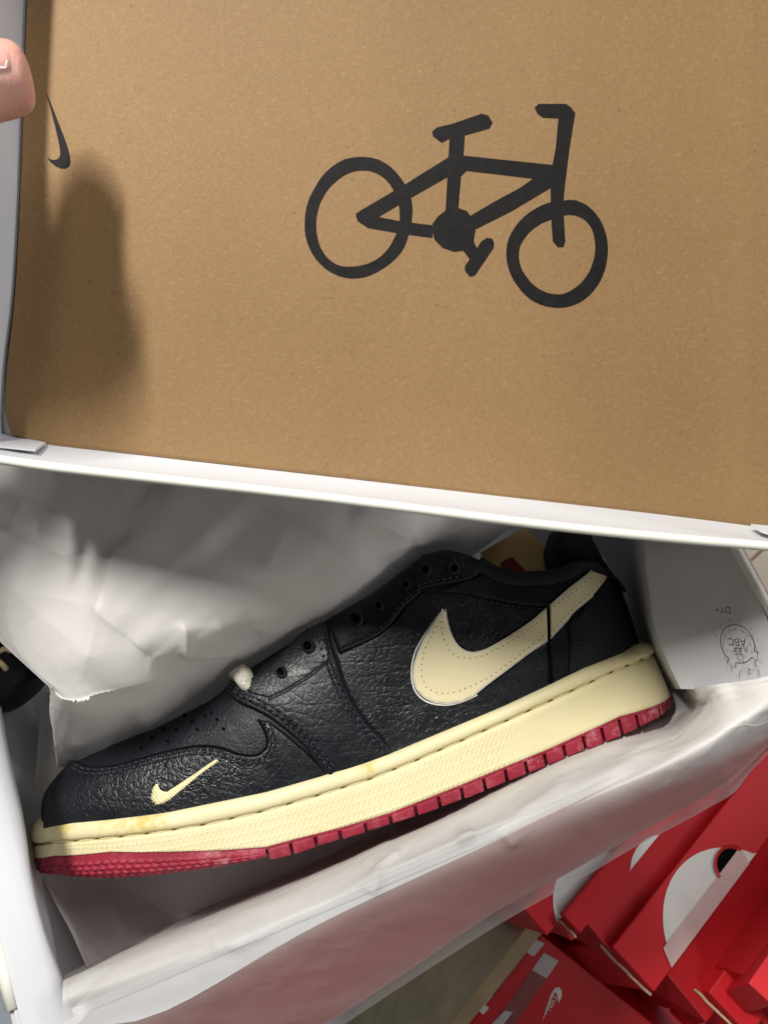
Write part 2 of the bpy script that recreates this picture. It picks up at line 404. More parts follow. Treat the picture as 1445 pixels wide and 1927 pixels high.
# folded-over inner flap of the left end wall
edge_px = [(2, 1330), (20, 1430), (41, 1523), (52, 1590), (58, 1640), (82, 1742), (120, 1848), (150, 1945)]
low = []
for i, (px, py) in enumerate(edge_px): low.append(on_plane(px, py, bx(.012, 0, 0), u))
low = crom(low, 24); V = []; R = 7
for k in range(R):
    t = k / (R - 1)
    for p in low:
        p = Vector(p); b = (p - PL).dot(v); top = bx(.0006, b, .001)
        V.append(top.lerp(p, t) + u * (.004 * math.sin(math.pi * t)))
n0 = len(V); V += [p - u * .0015 for p in V]; fs = grid_faces(R, 24)
Fc = fs + [tuple(i + n0 for i in f[::-1]) for f in fs] + [((R - 1) * 24 + j, (R - 1) * 24 + j + 1, (R - 1) * 24 + j + 1 + n0, (R - 1) * 24 + j + n0) for j in range(23)]
obj('inner_flap', V, Fc, MT['white'], shoebox, smooth=True)
# turned-in liner of the right end wall: a slanted panel down to a crease, then back to the foot of the wall
topl = [U(x, y, d) for x, y, d in ((1352, 960, .305), (1381, 1030, .302), (1413, 1098, .299), (1442, 1162, .296), (1472, 1225, .293), (1515, 1310, .29))]
crl = [U(x, y, d) for x, y, d in ((1206, 975, .345), (1212, 1040, .341), (1221, 1110, .338), (1233, 1185, .335), (1256, 1245, .333), (1281, 1297, .331))]
NL = 30; topl, crl = crom(topl, NL), crom(crl, NL)
V = [Vector(c_).lerp(Vector(t_), f) + u * (.0015 * math.sin(math.pi * f)) for f in np.linspace(0, 1, 8) for c_, t_ in zip(crl, topl)]
end_panel = obj('liner_panel', V, grid_faces(8, NL), MT['white'], ew, smooth=True)
ftl = [Vector(q) for q in crom([tuple(U(x, y, .412)) for x, y in ((1160, 975), (1168, 1040), (1179, 1110), (1194, 1185), (1222, 1245), (1258, 1297))], NL)]
V = [Vector(c_).lerp(f_, f) for f in (.01, .5, 1) for c_, f_ in zip(crl, ftl)]
obj('liner_foot', V, grid_faces(3, NL), MT['white'], ew, smooth=True)
# ---- stamp printed on the right end wall
def text_mesh(s, size):
    c = bpy.data.curves.new('t', 'FONT'); c.body = s; c.size = size; c.align_x = 'CENTER'; c.align_y = 'CENTER'; c.offset = 0
    o = bpy.data.objects.new('t', c); link(o); dg = bpy.context.evaluated_depsgraph_get(); me = bpy.data.meshes.new_from_object(o.evaluated_get(dg))
    vs = [tuple(q.co) for q in me.vertices]; f = [tuple(p.vertices) for p in me.polygons]
    bpy.data.objects.remove(o); bpy.data.curves.remove(c); bpy.data.meshes.remove(me); return vs, f
_a, _b, _c = Vector(topl[12]), Vector(crl[12]), Vector(crl[22])
rx = (_b - _a); pn = rx.cross(_c - _b).normalized(); pn = pn if pn.dot(CAM - _a) > 0 else -pn; rx.normalize()
wall0 = _a + pn * .0022
def on_wall(px, py): return on_plane(px, py, wall0, pn)
c0 = on_wall(1387, 1212)
ry = pn.cross(rx)                          # reading direction runs down the wall, letters' tops point to the front
def wall_print(name, parts, mat):
    V, Fc = [], []
    for vs, f, cx, cy, an, sy in parts:
        b = len(V); ca, sa = math.cos(an), math.sin(an)
        for x, y, z in vs:
            y *= sy; X, Y = (cx + x * ca - y * sa) * .70, (cy + x * sa + y * ca) * .74
            V.append(c0 + rx * X + ry * Y)
        Fc += [tuple(b + i for i in q) for q in f]
    return obj(name, V, Fc, mat, ew)
def ring2d(r, a0, a1, wd, n=48):
    vs = []
    for i in range(n + 1):
        a = a0 + (a1 - a0) * i / n
        for q in (r - wd / 2, r + wd / 2): vs.append((q * math.cos(a), q * math.sin(a), 0))
    return vs, [(2 * i, 2 * i + 1, 2 * i + 3, 2 * i + 2) for i in range(n)]
def bar2d(x0, y0, x1, y1, wd):
    d = np.array([x1 - x0, y1 - y0]); n_ = np.array([-d[1], d[0]]) / np.linalg.norm(d) * wd / 2
    return [(x0 + n_[0], y0 + n_[1], 0), (x0 - n_[0], y0 - n_[1], 0), (x1 - n_[0], y1 - n_[1], 0), (x1 + n_[0], y1 + n_[1], 0)], [(0, 1, 2, 3)]
RS = .0102
P = [ring2d(RS, math.radians(-62), math.radians(28), .0004, 40) + (0, 0, 0, 1)]
P = [ring2d(RS, math.radians(160), math.radians(414), .0005, 70) + (0, 0, 0, 1), ring2d(RS, math.radians(78), math.radians(140), .0005, 24) + (0, 0, 0, 1)]
for a in (54, 78, 140, 160):
    x, y = math.cos(math.radians(a)), math.sin(math.radians(a))
    P.append(bar2d(RS * x, RS * y, RS * 1.3 * x, RS * 1.3 * y, .0005) + (0, 0, 0, 1))
P.append(text_mesh('ABC', .0058) + (0, -.0012, 0, 1)); P.append(text_mesh('25', .0056) + (0, .0038, 0, 1))
P.append(text_mesh('DY+', .0052) + (.0062, -.0182, 0, 1))
P.append(text_mesh('3', .0042) + (-.0095, .0098, 0, 1)); P.append(text_mesh('2', .0042) + (-.0052, .0142, 0, 1))
wall_print('stamp_print', P, MT['stamp'])
P = []
for k in range(12):
    a = math.radians(90 - 30 * k)
    P.append(text_mesh(str(k + 1), .0022) + (.0078 * math.cos(a), .0078 * math.sin(a), 0, 1))
    if k not in (10,): P.append(text_mesh(str((k * 5 + 3) % 12 + 1), .0022) + (.0128 * math.cos(a + .2), .0128 * math.sin(a + .2), 0, 1))
wall_print('stamp_numerals', P, MT['stampg'])

# ------------------------------------------------------------------ lid
P0 = U(15, 828, .285); pE = U(1410, 984, .285); q0 = U(50, 0, .265)
lp = (pE - P0).normalized(); lq = q0 - P0; lq = (lq - lp * lq.dot(lp)).normalized(); ln = lp.cross(lq).normalized()
if ln.dot(CAM - P0) < 0: ln = -ln
def on_lid(px, py, off=0): return on_plane(px, py, P0 + ln * off, ln)
lid = thing('box_lid', P0, 'shoebox lid lined with brown kraft board bearing a black bicycle print', 'box lid')
# base panel under the board
c = [on_lid(-5, 838, -.0016), on_lid(1462, 1002, -.0016), on_lid(1475, -210, -.0016), on_lid(44, -210, -.0016)]
bm = bmesh.new(); hexa(bm, [p - ln * .002 for p in c] + c); bm_obj('lid_panel', bm, MT['white'], lid)
# kraft board
left = crom([(60, -205), (51, 0), (44, 210), (37, 397), (28, 560), (15, 678), (11, 750), (13, 795), (22, 817)], 40)
bot = crom([(22, 817), (50, 825), (86, 831), (250, 849), (600, 888.5), (1000, 936), (1245, 964), (1414, 985), (1452, 989)], 40)[1:]
poly = np.vstack([left, bot, [(1458, 500), (1466, -205)]])
pv, pf, _ = fill(densify(poly, 30), 60)
top = [on_lid(x, y, .0012 + .0008 * math.sin(x / 230.) * max(0, (y - 650) / 330)) for x, y in pv]; nb = len(top)
ring = densify(poly, 30); 
bot_ = [p - ln * .0020 for p in top]
V = top + bot_; Fc = list(pf)
ed = {}
for f in pf:
    for i in range(len(f)):
        e = (f[i], f[(i + 1) % len(f)])
        if (e[1], e[0]) in ed: del ed[(e[1], e[0])]
        else: ed[e] = 1
Fc += [(a, a + nb, b + nb, b) for a, b in ed]
board = obj('kraft_board', V, Fc, MT['kraft'], lid)
def board_h(x, y): return .0012 + .0008 * math.sin(x / 230.) * max(0, (y - 650) / 330)
# cut edge of the board, a paler ply seen along the bottom
V = []
for i, (x, y) in enumerate(bot):
    h = board_h(x, y); V += [on_lid(x, y, h + .0001), on_lid(x, y + 5, h - .0002), on_lid(x, y + 6, h - .0014)]
obj('board_edge', V, grid_faces(len(bot), 3), MT['kraft'], board)
# prints
def flat_print(name, pv, pf): return obj(name, [on_lid(x, y, board_h(x, y) + .00012) for x, y in pv], pf, MT['ink'], board)
def ring_quads(o, i, c, n=56):
    def samp(poly):
        P = np.array(poly, float) - c; an = np.arctan2(P[:, 1], P[:, 0]); r = np.hypot(P[:, 0], P[:, 1]); k = np.argsort(an)
        t = np.linspace(-math.pi, math.pi, n, endpoint=False); rr = np.interp(t, an[k], r[k], period=2 * math.pi)
        return np.c_[np.cos(t) * rr, np.sin(t) * rr] + c
    A, Bq = samp(o), samp(i); return [[tuple(A[k]), tuple(A[(k + 1) % n]), tuple(Bq[(k + 1) % n]), tuple(Bq[k])] for k in range(n)]
rw_o = [(55,575),(65,500),(100,425),(185,325),(230,300),(290,290),(370,298),(420,325),(470,375),(500,420),(525,490),(525,560),(510,630),(490,690),(450,740),(390,785),(330,815),(270,825),(200,812),(150,785),(100,735),(70,680)]
rw_i = [(105,590),(112,530),(140,460),(190,400),(230,370),(290,350),(340,352),(385,370),(420,400),(445,440),(465,490),(470,530),(465,600),(445,650),(410,705),(370,740),(320,762),(260,772),(205,768),(160,740),(125,690),(110,640)]
fw_o = [(938,715),(945,660),(975,600),(1020,550),(1070,515),(1130,490),(1185,482),(1235,478),(1290,500),(1340,550),(1370,610),(1383,670),(1380,740),(1360,815),(1320,880),(1260,930),(1190,952),(1120,948),(1050,920),(990,860),(955,800)]
fw_i = [(993,725),(1000,680),(1025,640),(1060,605),(1110,575),(1140,565),(1190,548),(1235,545),(1280,565),(1310,600),(1325,650),(1328,700),(1315,760),(1285,820),(1240,865),(1185,893),(1130,890),(1075,865),(1030,820),(1005,780)]
frame = [
 [(612,180),(635,160),(700,145),(830,100),(860,108),(879,140),(865,165),(760,195),(690,210),(655,228),(618,200)],
 [(690,200),(757,190),(750,295),(685,295)],
 [(683,288),(752,284),(765,350),(740,375),(728,520),(672,530),(680,375)],
 [(748,284),(1140,325),(1195,340),(1190,402),(1060,386),(762,351)],
 [(690,288),(700,368),(520,470),(380,553),(350,590),(285,560),(278,540),(300,525),(495,410)],
 [(278,550),(300,530),(380,554),(470,572),(612,590),(615,646),(510,632),(445,622),(330,602),(287,572)],
 [(1055,386),(1165,400),(1135,425),(960,530),(800,610),(775,552),(880,490),(1000,425)],
 [(730,515),(765,528),(790,560),(803,615),(795,665),(760,700),(710,707),(660,690),(625,655),(612,615),(614,585),(640,550),(672,525)],
 [(740,690),(795,660),(815,702),(780,742)],
 [(855,645),(878,650),(885,668),(882,692),(800,812),(778,816),(757,790),(757,770),(830,660)],
 [(1168,110),(1240,100),(1215,260),(1195,420),(1190,480),(1190,540),(1197,660),(1190,685),(1165,687),(1142,660),(1135,560),(1132,440),(1140,330),(1155,250)],
 [(1062,75),(1080,57),(1200,57),(1222,72),(1241,98),(1237,125),(1170,121),(1100,118),(1075,100)]]
polys = [Z(550, 170, 2.331, p) for p in frame + ring_quads(rw_o, rw_i, (288, 558)) + ring_quads(fw_o, fw_i, (1160, 718))]
flat_print('bicycle_print', *union(polys))
sw = Z(0, 60, 6.886, [(588,758),(640,870),(700,1020),(760,1180),(820,1330),(880,1500),(905,1600),(915,1690),(895,1735),(850,1765),(790,1765),(720,1735),(650,1680),(610,1622),(680,1655),(730,1650),(765,1625),(780,1580),(775,1500),(755,1400),(720,1250),(690,1130),(650,970),(610,830)])
pv, pf, _ = fill(densify(sw, 6), 8); flat_print('swoosh_print', pv, pf)
# rims: sheet from the base line up to the lip with real thickness and a rolled lip
def rim(name, base, lip, outward, n=40, th=.0022):
    A, L = crom(base, n), crom(lip, n); R = 9; V = []
    for k in range(R):
        t = k / (R - 1)
        for a, l in zip(A, L):
            V.append(Vector(a).lerp(Vector(l), t) + outward * (.0012 * math.sin(math.pi * t)))
    n0 = len(V); V += [p + outward * th for p in V]
    fs = grid_faces(R, n); Fc = fs + [tuple(i + n0 for i in f[::-1]) for f in fs]
    for i in range(R - 1): Fc += [(i * n, (i + 1) * n, (i + 1) * n + n0, i * n + n0), (i * n + n - 1, i * n + n - 1 + n0, (i + 1) * n + n - 1 + n0, (i + 1) * n + n - 1)]
    o = obj(name, V, Fc, MT['white'], lid)
    V2, F2 = [], []; tube(V2, F2, [Vector(l) + outward * th * .5 for l in L], th * .72, 10)
    obj('rolled_lip', V2, F2, MT['edge'], o, smooth=True)
    V3 = [Vector(a).lerp(Vector(l), t) + outward * (th + .0005) for t in (0, .5, 1) for a, l in zip(A, L)]
    obj('outer_wrap', V3, grid_faces(3, n), MT['pink'], o, smooth=True)
    return o
fb = [on_lid(x, y, -.0005) for x, y in ((-12, 812), (22, 819), (86, 833), (250, 852), (600, 892), (1000, 939), (1245, 967), (1414, 988), (1462, 996))]
fl_ = [U(x, y, d) for x, y, d in ((-50, 850, .258), (0, 859, .258), (100, 873, .257), (250, 890, .256), (600, 929, .255), (1000, 979, .255), (1245, 1005, .255), (1445, 1022, .255), (1500, 1027, .255))]
fr = rim('front_rim', fb, fl_, -lq)
lb = [on_lid(x, y, -.0005) for x, y in ((60, -210), (49, 0), (42, 210), (35, 397), (25, 560), (10, 678), (4, 770), (4, 830))]
ll = [on_lid(x, y, -.0005) + ln * .030 - lp * .003 for x, y in ((60, -210), (49, 0), (42, 210), (35, 397), (25, 560), (10, 678), (2, 770), (-2, 835))]
sr = rim('side_rim', lb, ll, -lp)
rb = [on_lid(x, y, -.0005) for x, y in ((1462, 996), (1463, 700), (1466, 300), (1474, -210))]
rim('side_rim', rb, [p + ln * .030 + lp * .003 for p in rb], lp, 20)
tb = [on_lid(x, y, -.0005) for x, y in ((60, -208), (700, -208), (1474, -208))]
rim('back_rim', tb, [p + ln * .030 + lq * .003 for p in tb], lq, 20)
def tab(poly):
    p0, n_ = fb[3], (fl_[3] - fb[3]).cross(lp).normalized(); n_ = n_ if n_.dot(lq) > 0 else -n_
    V = [on_plane(x, y, p0 + n_ * .0011, n_) for x, y in poly]; n0 = len(V); V += [q - n_ * .0007 for q in V]
    obj('corner_tab', V, [tuple(range(n0)), tuple(range(n0, 2 * n0))[::-1]] + [(i, i + n0, (i + 1) % n0 + n0, (i + 1) % n0) for i in range(n0)], MT['white'], fr)
tab([(-55, 815), (20, 819), (86, 832), (66, 846), (58, 845), (0, 839), (-55, 836)])
tab([(1413, 986), (1424, 993), (1432, 998), (1450, 1004), (1500, 1010), (1500, 994)])

# ------------------------------------------------------------------ shoe
SO = U(650, 1400, .378)                                  # a point of the shoe's mid plane
sn = rot2w(Vector((-.05, .11, .99)).normalized())          # lateral side faces the viewer
es = U(1250, 1320, .378) - U(70, 1660, .378); es = (es - sn * es.dot(sn)).normalized()
et = sn.cross(es).normalized()
def loc(p): d = p - SO; return np.array([d.dot(es), d.dot(et), d.dot(sn)])
def wld(s, t, z): return SO + es * float(s) + et * float(t) + sn * float(z)
def at(px, py, z): return loc(on_plane(px, py, SO + sn * z, sn))[:2]
SLE = .28
def toe_s(px, py): return at(px, py, .018)[0] - .020 * SLE
def heel_s(px, py): return at(px, py, .0125)[0] + .010 * SLE
S0, S1 = toe_s(58, 1600), heel_s(1257, 1310); SL = S1 - S0
_wx = np.array([[0, .0475], [.28, .0475], [.4, .046], [.52, .0415], [.64, .038], [.76, .0365], [.88, .0352], [1, .0345]])
_ws = crom(_wx, 200)
def PW(x):
    if x <= 0 or x >= 1: return 0.
    k = float(np.interp(x, _ws[:, 0], _ws[:, 1]))
    if x < .28: k *= (1 - (1 - x / .28) ** 2.2) ** .5
    if x > .86: k *= (1 - ((x - .86) / .14) ** 2.4) ** .5
    return k
def trace(px_pts, wfun):
    out = []
    for px, py in px_pts:
        z = 0
        for _ in range(4):
            s, t = at(px, py, z); z = wfun((s - S0) / SL)
        out.append((s, t))
    return np.array(out)
lin = lambda x0, y0, x1, y1, n: [(x0 + (x1 - x0) * i / n, y0 + (y1 - y0) * i / n) for i in range(1, n)]
r_bot = [(74,1640),(100,1651),(125,1657),(200,1661),(300,1653),(400,1639),(500,1620),(540,1612),(600,1592),(680,1568),(760,1543),(830,1519),(900,1493),(960,1468),(1050,1432),(1130,1400),(1200,1371),(1250,1343)]
r_mid = [(59,1606),(104,1610),(208,1604),(346,1604),(420,1602),(500,1596),(551,1582),(644,1559),(736,1531),(800,1506),(870,1478),(945,1447),(1031,1412),(1132,1366),(1168,1349),(1257,1304)]
r_grv = [(60,1581),(100,1586),(173,1581),(277,1570),(380,1554),(486,1530),(591,1500),(694,1468),(783,1432),(870,1394),(980,1345),(1100,1290),(1150,1266),(1200,1244),(1228,1232)]
r_top = [(68,1550),(131,1549),(208,1545),(311,1532),(398,1514),(499,1493),(604,1463),(704,1430),(740,1418),(850,1372),(950,1330),(1035,1290),(1100,1258),(1206,1211),(1222,1205)]
TR = {k: trace(p, PW) for k, p in dict(bot=r_bot, mid=r_mid, grv=r_grv, top=r_top).items()}
def tf(k, s): return float(np.interp(s, TR[k][:, 0], TR[k][:, 1]))
# normalised columns, dense at the ends
NC = 240
xc = .5 - .5 * np.cos(np.linspace(0, math.pi, NC)); xc = .5 * xc + .5 * np.linspace(0, 1, NC)
def sole_ring(a0, a1, off, tfun):
    """closed loop of columns: lateral side toe to heel, medial side back"""
    V = []
    for side, xs in ((1, xc), (-1, xc[-2:0:-1])):
        for x in xs:
            s = a0 + x * (a1 - a0); zz = PW(x)
            # outward normal in plan
            dx = 1e-3; g = (PW(min(x + dx, 1)) - PW(max(x - dx, 0))) / ((min(x + dx, 1) - max(x - dx, 0)) * (a1 - a0))
            if x < .004: nx, nz = -1, 0
            elif x > .996: nx, nz = 1, 0
            else: q = math.hypot(g, 1); nx, nz = -g / q, 1 / q
            V.append(wld(s + nx * off, tfun(s), (zz + nz * off) * side))
    return V
NR = 2 * NC - 2
ends = {k: (toe_s(a[0], a[1]), heel_s(b[0], b[1])) for k, a, b in (('top', (64, 1556), (1222, 1210)), ('grv', (60, 1581), (1228, 1232)), ('mid', (59, 1606), (1257, 1304)), ('bot', (72, 1638), (1252, 1341)))}
shoe = thing('low_top_shoe', wld((S0 + S1) / 2, 0, -.05), 'black leather low top shoe with cream midsole and red outsole on its side', 'shoe')
def rings(rows): 
    V = []
    for r in rows: V += r
    return V, grid_faces(len(rows), NR, 0, True)
def lerp_t(a, b, f): return lambda s: tf(a, s) * (1 - f) + tf(b, s) * f
# foxing rim
tp = ends['top']; gv = ends['grv']; md = ends['mid']; bt = ends['bot']
hh = .0012
rows = [sole_ring(tp[0], tp[1], -.006, lambda s: tf('top', s) - .0005), sole_ring(tp[0], tp[1], -.0016, lambda s: tf('top', s))]
for f, o_ in ((.12, -.0002), (.3, .0008), (.55, .0013), (.78, .0010), (.92, .0001)):
    a0 = tp[0] * (1 - f) + gv[0] * f; a1 = tp[1] * (1 - f) + gv[1] * f
    rows.append(sole_ring(a0, a1, o_, lerp_t('top', 'grv', f)))
rows.append(sole_ring(gv[0], gv[1], -.0022, lambda s: tf('grv', s) + .0012))
_st = []
for px, py, rr in ((262, 1550, .010), (300, 1545, .007), (215, 1556, .008), (105, 1563, .009), (690, 1448, .006)):
    s_, t_ = at(px, py, .044); _st.append((tuple(wld(s_, t_, PW((s_ - S0) / SL)) - shoe.location), rr))
MT['rim2'] = m_cream('midsole_cream_stained', False, _st)
V, Fc = rings(rows); obj('midsole_rim', V, Fc, MT['rim2'], shoe, smooth=True)
# groove
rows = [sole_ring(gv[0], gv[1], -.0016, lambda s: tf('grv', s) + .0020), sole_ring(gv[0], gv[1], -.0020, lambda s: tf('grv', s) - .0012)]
V, Fc = rings(rows); obj('stitch_groove', V, Fc, MT['groove_shade'], shoe, smooth=True)
# cream sidewall with uv in metres
rows = [sole_ring(gv[0], gv[1], -.0022, lambda s: tf('grv', s) - .0003), sole_ring(gv[0], gv[1], -.0006, lambda s: tf('grv', s) - .0007)]
fr_ = np.linspace(0.06, .97, 12)
for f in fr_:
    a0 = gv[0] * (1 - f) + md[0] * f; a1 = gv[1] * (1 - f) + md[1] * f
    rows.append(sole_ring(a0, a1, 0.0001, lambda s, f=f: (tf('grv', s) - .0007) * (1 - f) + tf('mid', s) * f))
rows.append(sole_ring(md[0], md[1], -.0008, lambda s: tf('mid', s)))
V, Fc = rings(rows)
uv = []
for r in rows:
    for p in r:
        q = loc(p); uv.append((q[0] - S0, tf('top', q[0]) - q[1]))
obj('midsole', V, Fc, MT['cream'], shoe, smooth=True, uv=uv)
# outsole: recessed core all round, textured toe bumper, tread blocks
def bot_s(s): return tf('bot', s)
rows = [sole_ring(md[0], md[1], -.0006, lambda s: tf('mid', s) + .0004), sole_ring(md[0], md[1], -.0001, lambda s: tf('mid', s) - .0006), sole_ring(md[0], md[1], -.0008, lambda s: tf('mid', s) - .0012), sole_ring(md[0], md[1], -.0034, lambda s: tf('mid', s) - .0018), sole_ring(bt[0] + .002, bt[1], -.0045, lambda s: bot_s(s) + .001)]
V, Fc = rings(rows); b0 = len(V) - NR
for i in range(1, NC - 1):
    a = b0 + i; c_ = b0 + (NR - i) % NR; a2 = b0 + i + 1; c2 = b0 + (NR - i - 1) % NR
    Fc.append((a, a2, c2, c_) if a2 != c2 else (a, a2, c_))
outsole = obj('outsole', V, Fc, MT['rubber'], shoe, smooth=True)
def sx(px, py): return trace([(px, py)], PW)[0][0]
s_end = sx(502, 1610)
R = 40; C = 300; V = []
sA = np.linspace(0, 1, C)
for i in range(R):
    f = i / (R - 1)
    for j in range(C):
        x = sA[j]; a0 = md[0] * (1 - f) + (bt[0] + .001) * f
        s = a0 + (s_end - a0) * x ** 1.6; xx = max((s - a0) / SL, 0)
        zz = PW(xx); dx = 1e-3; g = (PW(xx + dx) - PW(max(xx - dx, 0))) / ((xx + dx - max(xx - dx, 0)) * SL); q = math.hypot(g, 1)
        t = (tf('mid', s) - .0003) * (1 - f) + bot_s(s) * f
        # rows of small pyramids
        k = f * 5.0; rf = k - math.floor(k); m_ = s / .0040 + .5 * (int(k) % 2); mf = m_ - math.floor(m_)
        bumpy = max(0, 1 - 2 * abs(rf - .5)) * max(0, 1 - 2 * abs(mf - .5)) if 0 < int(k) < 5 else 0
        bulge = .0006 * math.sin(math.pi * min(f * 1.1, 1)) - .0040 * max(0, (f - .55) / .45) ** 2 + .0014 * bumpy * min(1, (S0 + SL * .345 - s) / .01 + 1)
        V.append(wld(s - g / q * bulge, t, zz + bulge / q))
obj('toe_bumper', V, grid_faces(R, C), MT['rubber'], outsole, smooth=True)
gaps = [504, 549, 596, 642, 690, 737, 784, 828, 871, 913, 954, 992, 1028, 1064, 1101, 1136, 1169, 1199, 1239, 1262]
def topy(x): return np.interp(x, [p[0] for p in r_mid], [p[1] for p in r_mid])
gs = [sx(g, topy(min(g, 1257)) + 18) for g in gaps]
for i in range(len(gs) - 1):
    a, b = gs[i] + .0006, gs[i + 1] - .0006
    if i >= len(gs) - 2: b = md[1] - .0006
    if i == len(gs) - 3: b = gs[i + 1] - .0003
    bm = bmesh.new(); top_, botm = [], []
    def za(s): return PW(min((s - md[0]) / (md[1] - md[0]), .997))
    zi = .010
    skew = -.0012
    for s, lst in ((a, 0), (b, 1)):
        pass
    ta, tb_ = tf('mid', a) - .0008, tf('mid', b) - .0008; ba, bb = bot_s(a) - .0004, bot_s(b) - .0004
    jit = random.uniform(-.0003, .0003)
    A0, B0 = wld(a, ta, za(a) - zi), wld(b, tb_, za(b) - zi); A1, B1 = wld(a, ta, za(a) + .0001 + jit), wld(b, tb_, za(b) + .0001 + jit)
    A2, B2 = wld(a + skew * .3, ba + jit, za(a) - zi), wld(b + skew * .3, bb + jit, za(b) - zi); A3, B3 = wld(a + skew * .3, ba + jit, za(a) - .0004 + jit), wld(b + skew * .3, bb + jit, za(b) - .0004 + jit)
    hexa(bm, [A0, B0, B2, A2, A1, B1, B3, A3], .0008, 2)
    bm_obj('tread_block', bm, MT['rubber'], outsole, smooth=True)
# welt stitches in the groove
marks = [90, 140, 180, 225, 273, 325, 378, 433, 486, 541, 594, 644, 694, 740, 783, 826, 868, 910, 952, 994, 1036, 1076, 1114, 1150, 1180, 1208, 1226]
def gy(x): return np.interp(x, [p[0] for p in r_grv], [p[1] for p in r_grv])
for a, b in zip(marks[:-1], marks[1:]):
    pts = []
    for f in np.linspace(.10, .93, 6):
        px = a + (b - a) * f; s = sx(px, gy(px)); xx = (s - gv[0]) / (gv[1] - gv[0])
        pts.append(wld(s, tf('grv', s) + .0003, PW(xx) - .0014 - .0008 * (2 * f - 1) ** 4))
    V, Fc = [], []; tube(V, Fc, pts, [.00075, .0011, .0012, .0012, .0011, .0007], 7); obj('welt_stitch', V, Fc, MT['rim'], shoe, smooth=True)

# ---- upper body
sil = [(79,1548),(85,1512),(105,1472),(135,1438),(180,1416),(221,1397),(311,1359),(398,1318),(432,1290),(480,1252),(560,1202),(640,1152),(700,1117),(760,1072),(800,1043),(840,1034),(880,1043),(915,1061),(960,1076),(1000,1084),(1040,1079),(1085,1064),(1118,1066),(1140,1082),(1160,1098),(1178,1120),(1192,1160),(1203,1205)]
def wtop(x): return float(np.interp(x, [0, .27, .30, .40, .55, .62, .75, .85, .90, .945, .955], [0, 0, .008, .016, .022, .024, .029, .029, .026, .012, 0]))
def wbot(x): return max(PW(x) - .0035, 0)
ST = trace(sil, wtop)
ua, ub = ST[0, 0] + .0035, ST[-1, 0] - .0030
NS = 150
xs = .5 - .5 * np.cos(np.linspace(0, math.pi, NS)); xs = .55 * xs + .45 * np.linspace(0, 1, NS)
NV = 26; V = []
def plan_up(x):   # upper plan width, closing at both ends
    return PW(.012 + .976 * x) * .5 + .5 * PW(x)
for x in xs:
    s = ua + (ub - ua) * x; X = (s - S0) / SL
    t1 = float(np.interp(s, ST[:, 0], ST[:, 1])); t0 = min(tf('top', s) - .006, t1 - .004)
    wb = max(min(PW(X), PW(min(max(X, .03), .97))) - .0042, .0003) * math.sqrt(max(0, 1 - max(0, 1 - x / .05) ** 2)) * math.sqrt(max(0, 1 - max(0, 1 - (1 - x) / .05) ** 2)) + .0002; wt = min(wtop(X), wb * .95)
    prof = []
    if X < .285:
        pw = .72
    else: pw = float(np.interp(X, [.285, .38, .6, .95], [.72, .80, .85, .75]))
    for k in range(NV):
        ph = (math.pi / 2) * k / (NV - 1)
        z = wt + (wb - wt) * max(math.cos(ph), 0) ** pw; t = t0 + (t1 - t0) * math.sin(ph) ** .95
        # slight belly
        prof.append((t, z + .0016 * math.sin(2 * ph) * min(1, X / .1)))
    inner = []
    dep = .028 * min(1, max(0, (X - .56) / .06)) + .003
    wi = max(wt - .004, 0) if wt > 0 else 0
    inner = [(t1 - .0002, max(wt - .0015, 0)), (t1 - .003, wi), (t1 - dep, wi * .9)]
    half = prof + inner
    for t, z in half: V.append(wld(s, t, z))
    for t, z in half[::-1]: V.append(wld(s, t, -z))
NP = 2 * (NV + 3)
Fc = grid_faces(NS, NP, 0, True)
Fc += [tuple(range(NP))[::-1], tuple((NS - 1) * NP + k for k in range(NP))]
upper = obj('upper', V, Fc, MT['toe'], shoe, smooth=True)
bvh = BVHTree.FromPolygons(V, Fc)
def hit(px, py):
    h = bvh.ray_cast(CAM, raydir(px, py))
    if h[0] is None:
        q = on_plane(px, py, SO + sn * .01, sn); h = bvh.find_nearest(q)
    n_ = h[1]
    if n_.dot(CAM - h[0]) < 0: n_ = -n_
    return h[0], n_
def surf_s(px, py, off=0):
    acc = Vector((0, 0, 0)); p, n0 = hit(px, py)
    for dx, dy in ((0, 0), (7, 0), (-7, 0), (0, 7), (0, -7)): acc += hit(px + dx, py + dy)[1]
    n_ = acc.normalized(); 
    if n_.dot(n0) < .3: n_ = n0
    return p + n_ * off
def panel(name, poly, h, mat, base=0, step=8, rim_=4.5, curve=True, parent=None, puff=0):
    P = densify(poly, 5) if not curve else smooth_closed(poly, max(40, int(np.linalg.norm(np.diff(np.array(list(poly) + [poly[0]], float), axis=0), axis=1).sum() / 5)))
    pv, pf, dist = fill(P, step, rim_)
    V = []
    for (x, y), d in zip(pv, dist):
        f = min(d / rim_, 1); f = math.sqrt(max(0, 1 - (1 - f) ** 2))
        V.append(surf_s(x, y, base + h * f - .0003 * (1 - f) + puff * min(1, d / 30)))
    return obj(name, V, pf, mat, parent or shoe, smooth=True)
def stitches(name, lines, L=9, G=5, r=.00042, off=.0012, mat='thread', parent=None):
    V, Fc = [], []
    for ln_ in lines:
        D = crom(ln_, 200); d = np.r_[0, np.cumsum(np.linalg.norm(np.diff(D, axis=0), axis=1))]; s = 0
        while s + L < d[-1]:
            pts = []
            for f, o in ((0, -.3), (.25, .6), (.5, .8), (.75, .6), (1, -.3)):
                q = s + L * f; pts.append(surf_s(float(np.interp(q, d, D[:, 0])), float(np.interp(q, d, D[:, 1])), off + r * o))
            tube(V, Fc, pts, r, 5); s += L + G
    return obj(name, V, Fc, MT[mat], parent or shoe, smooth=True, kind='stuff')
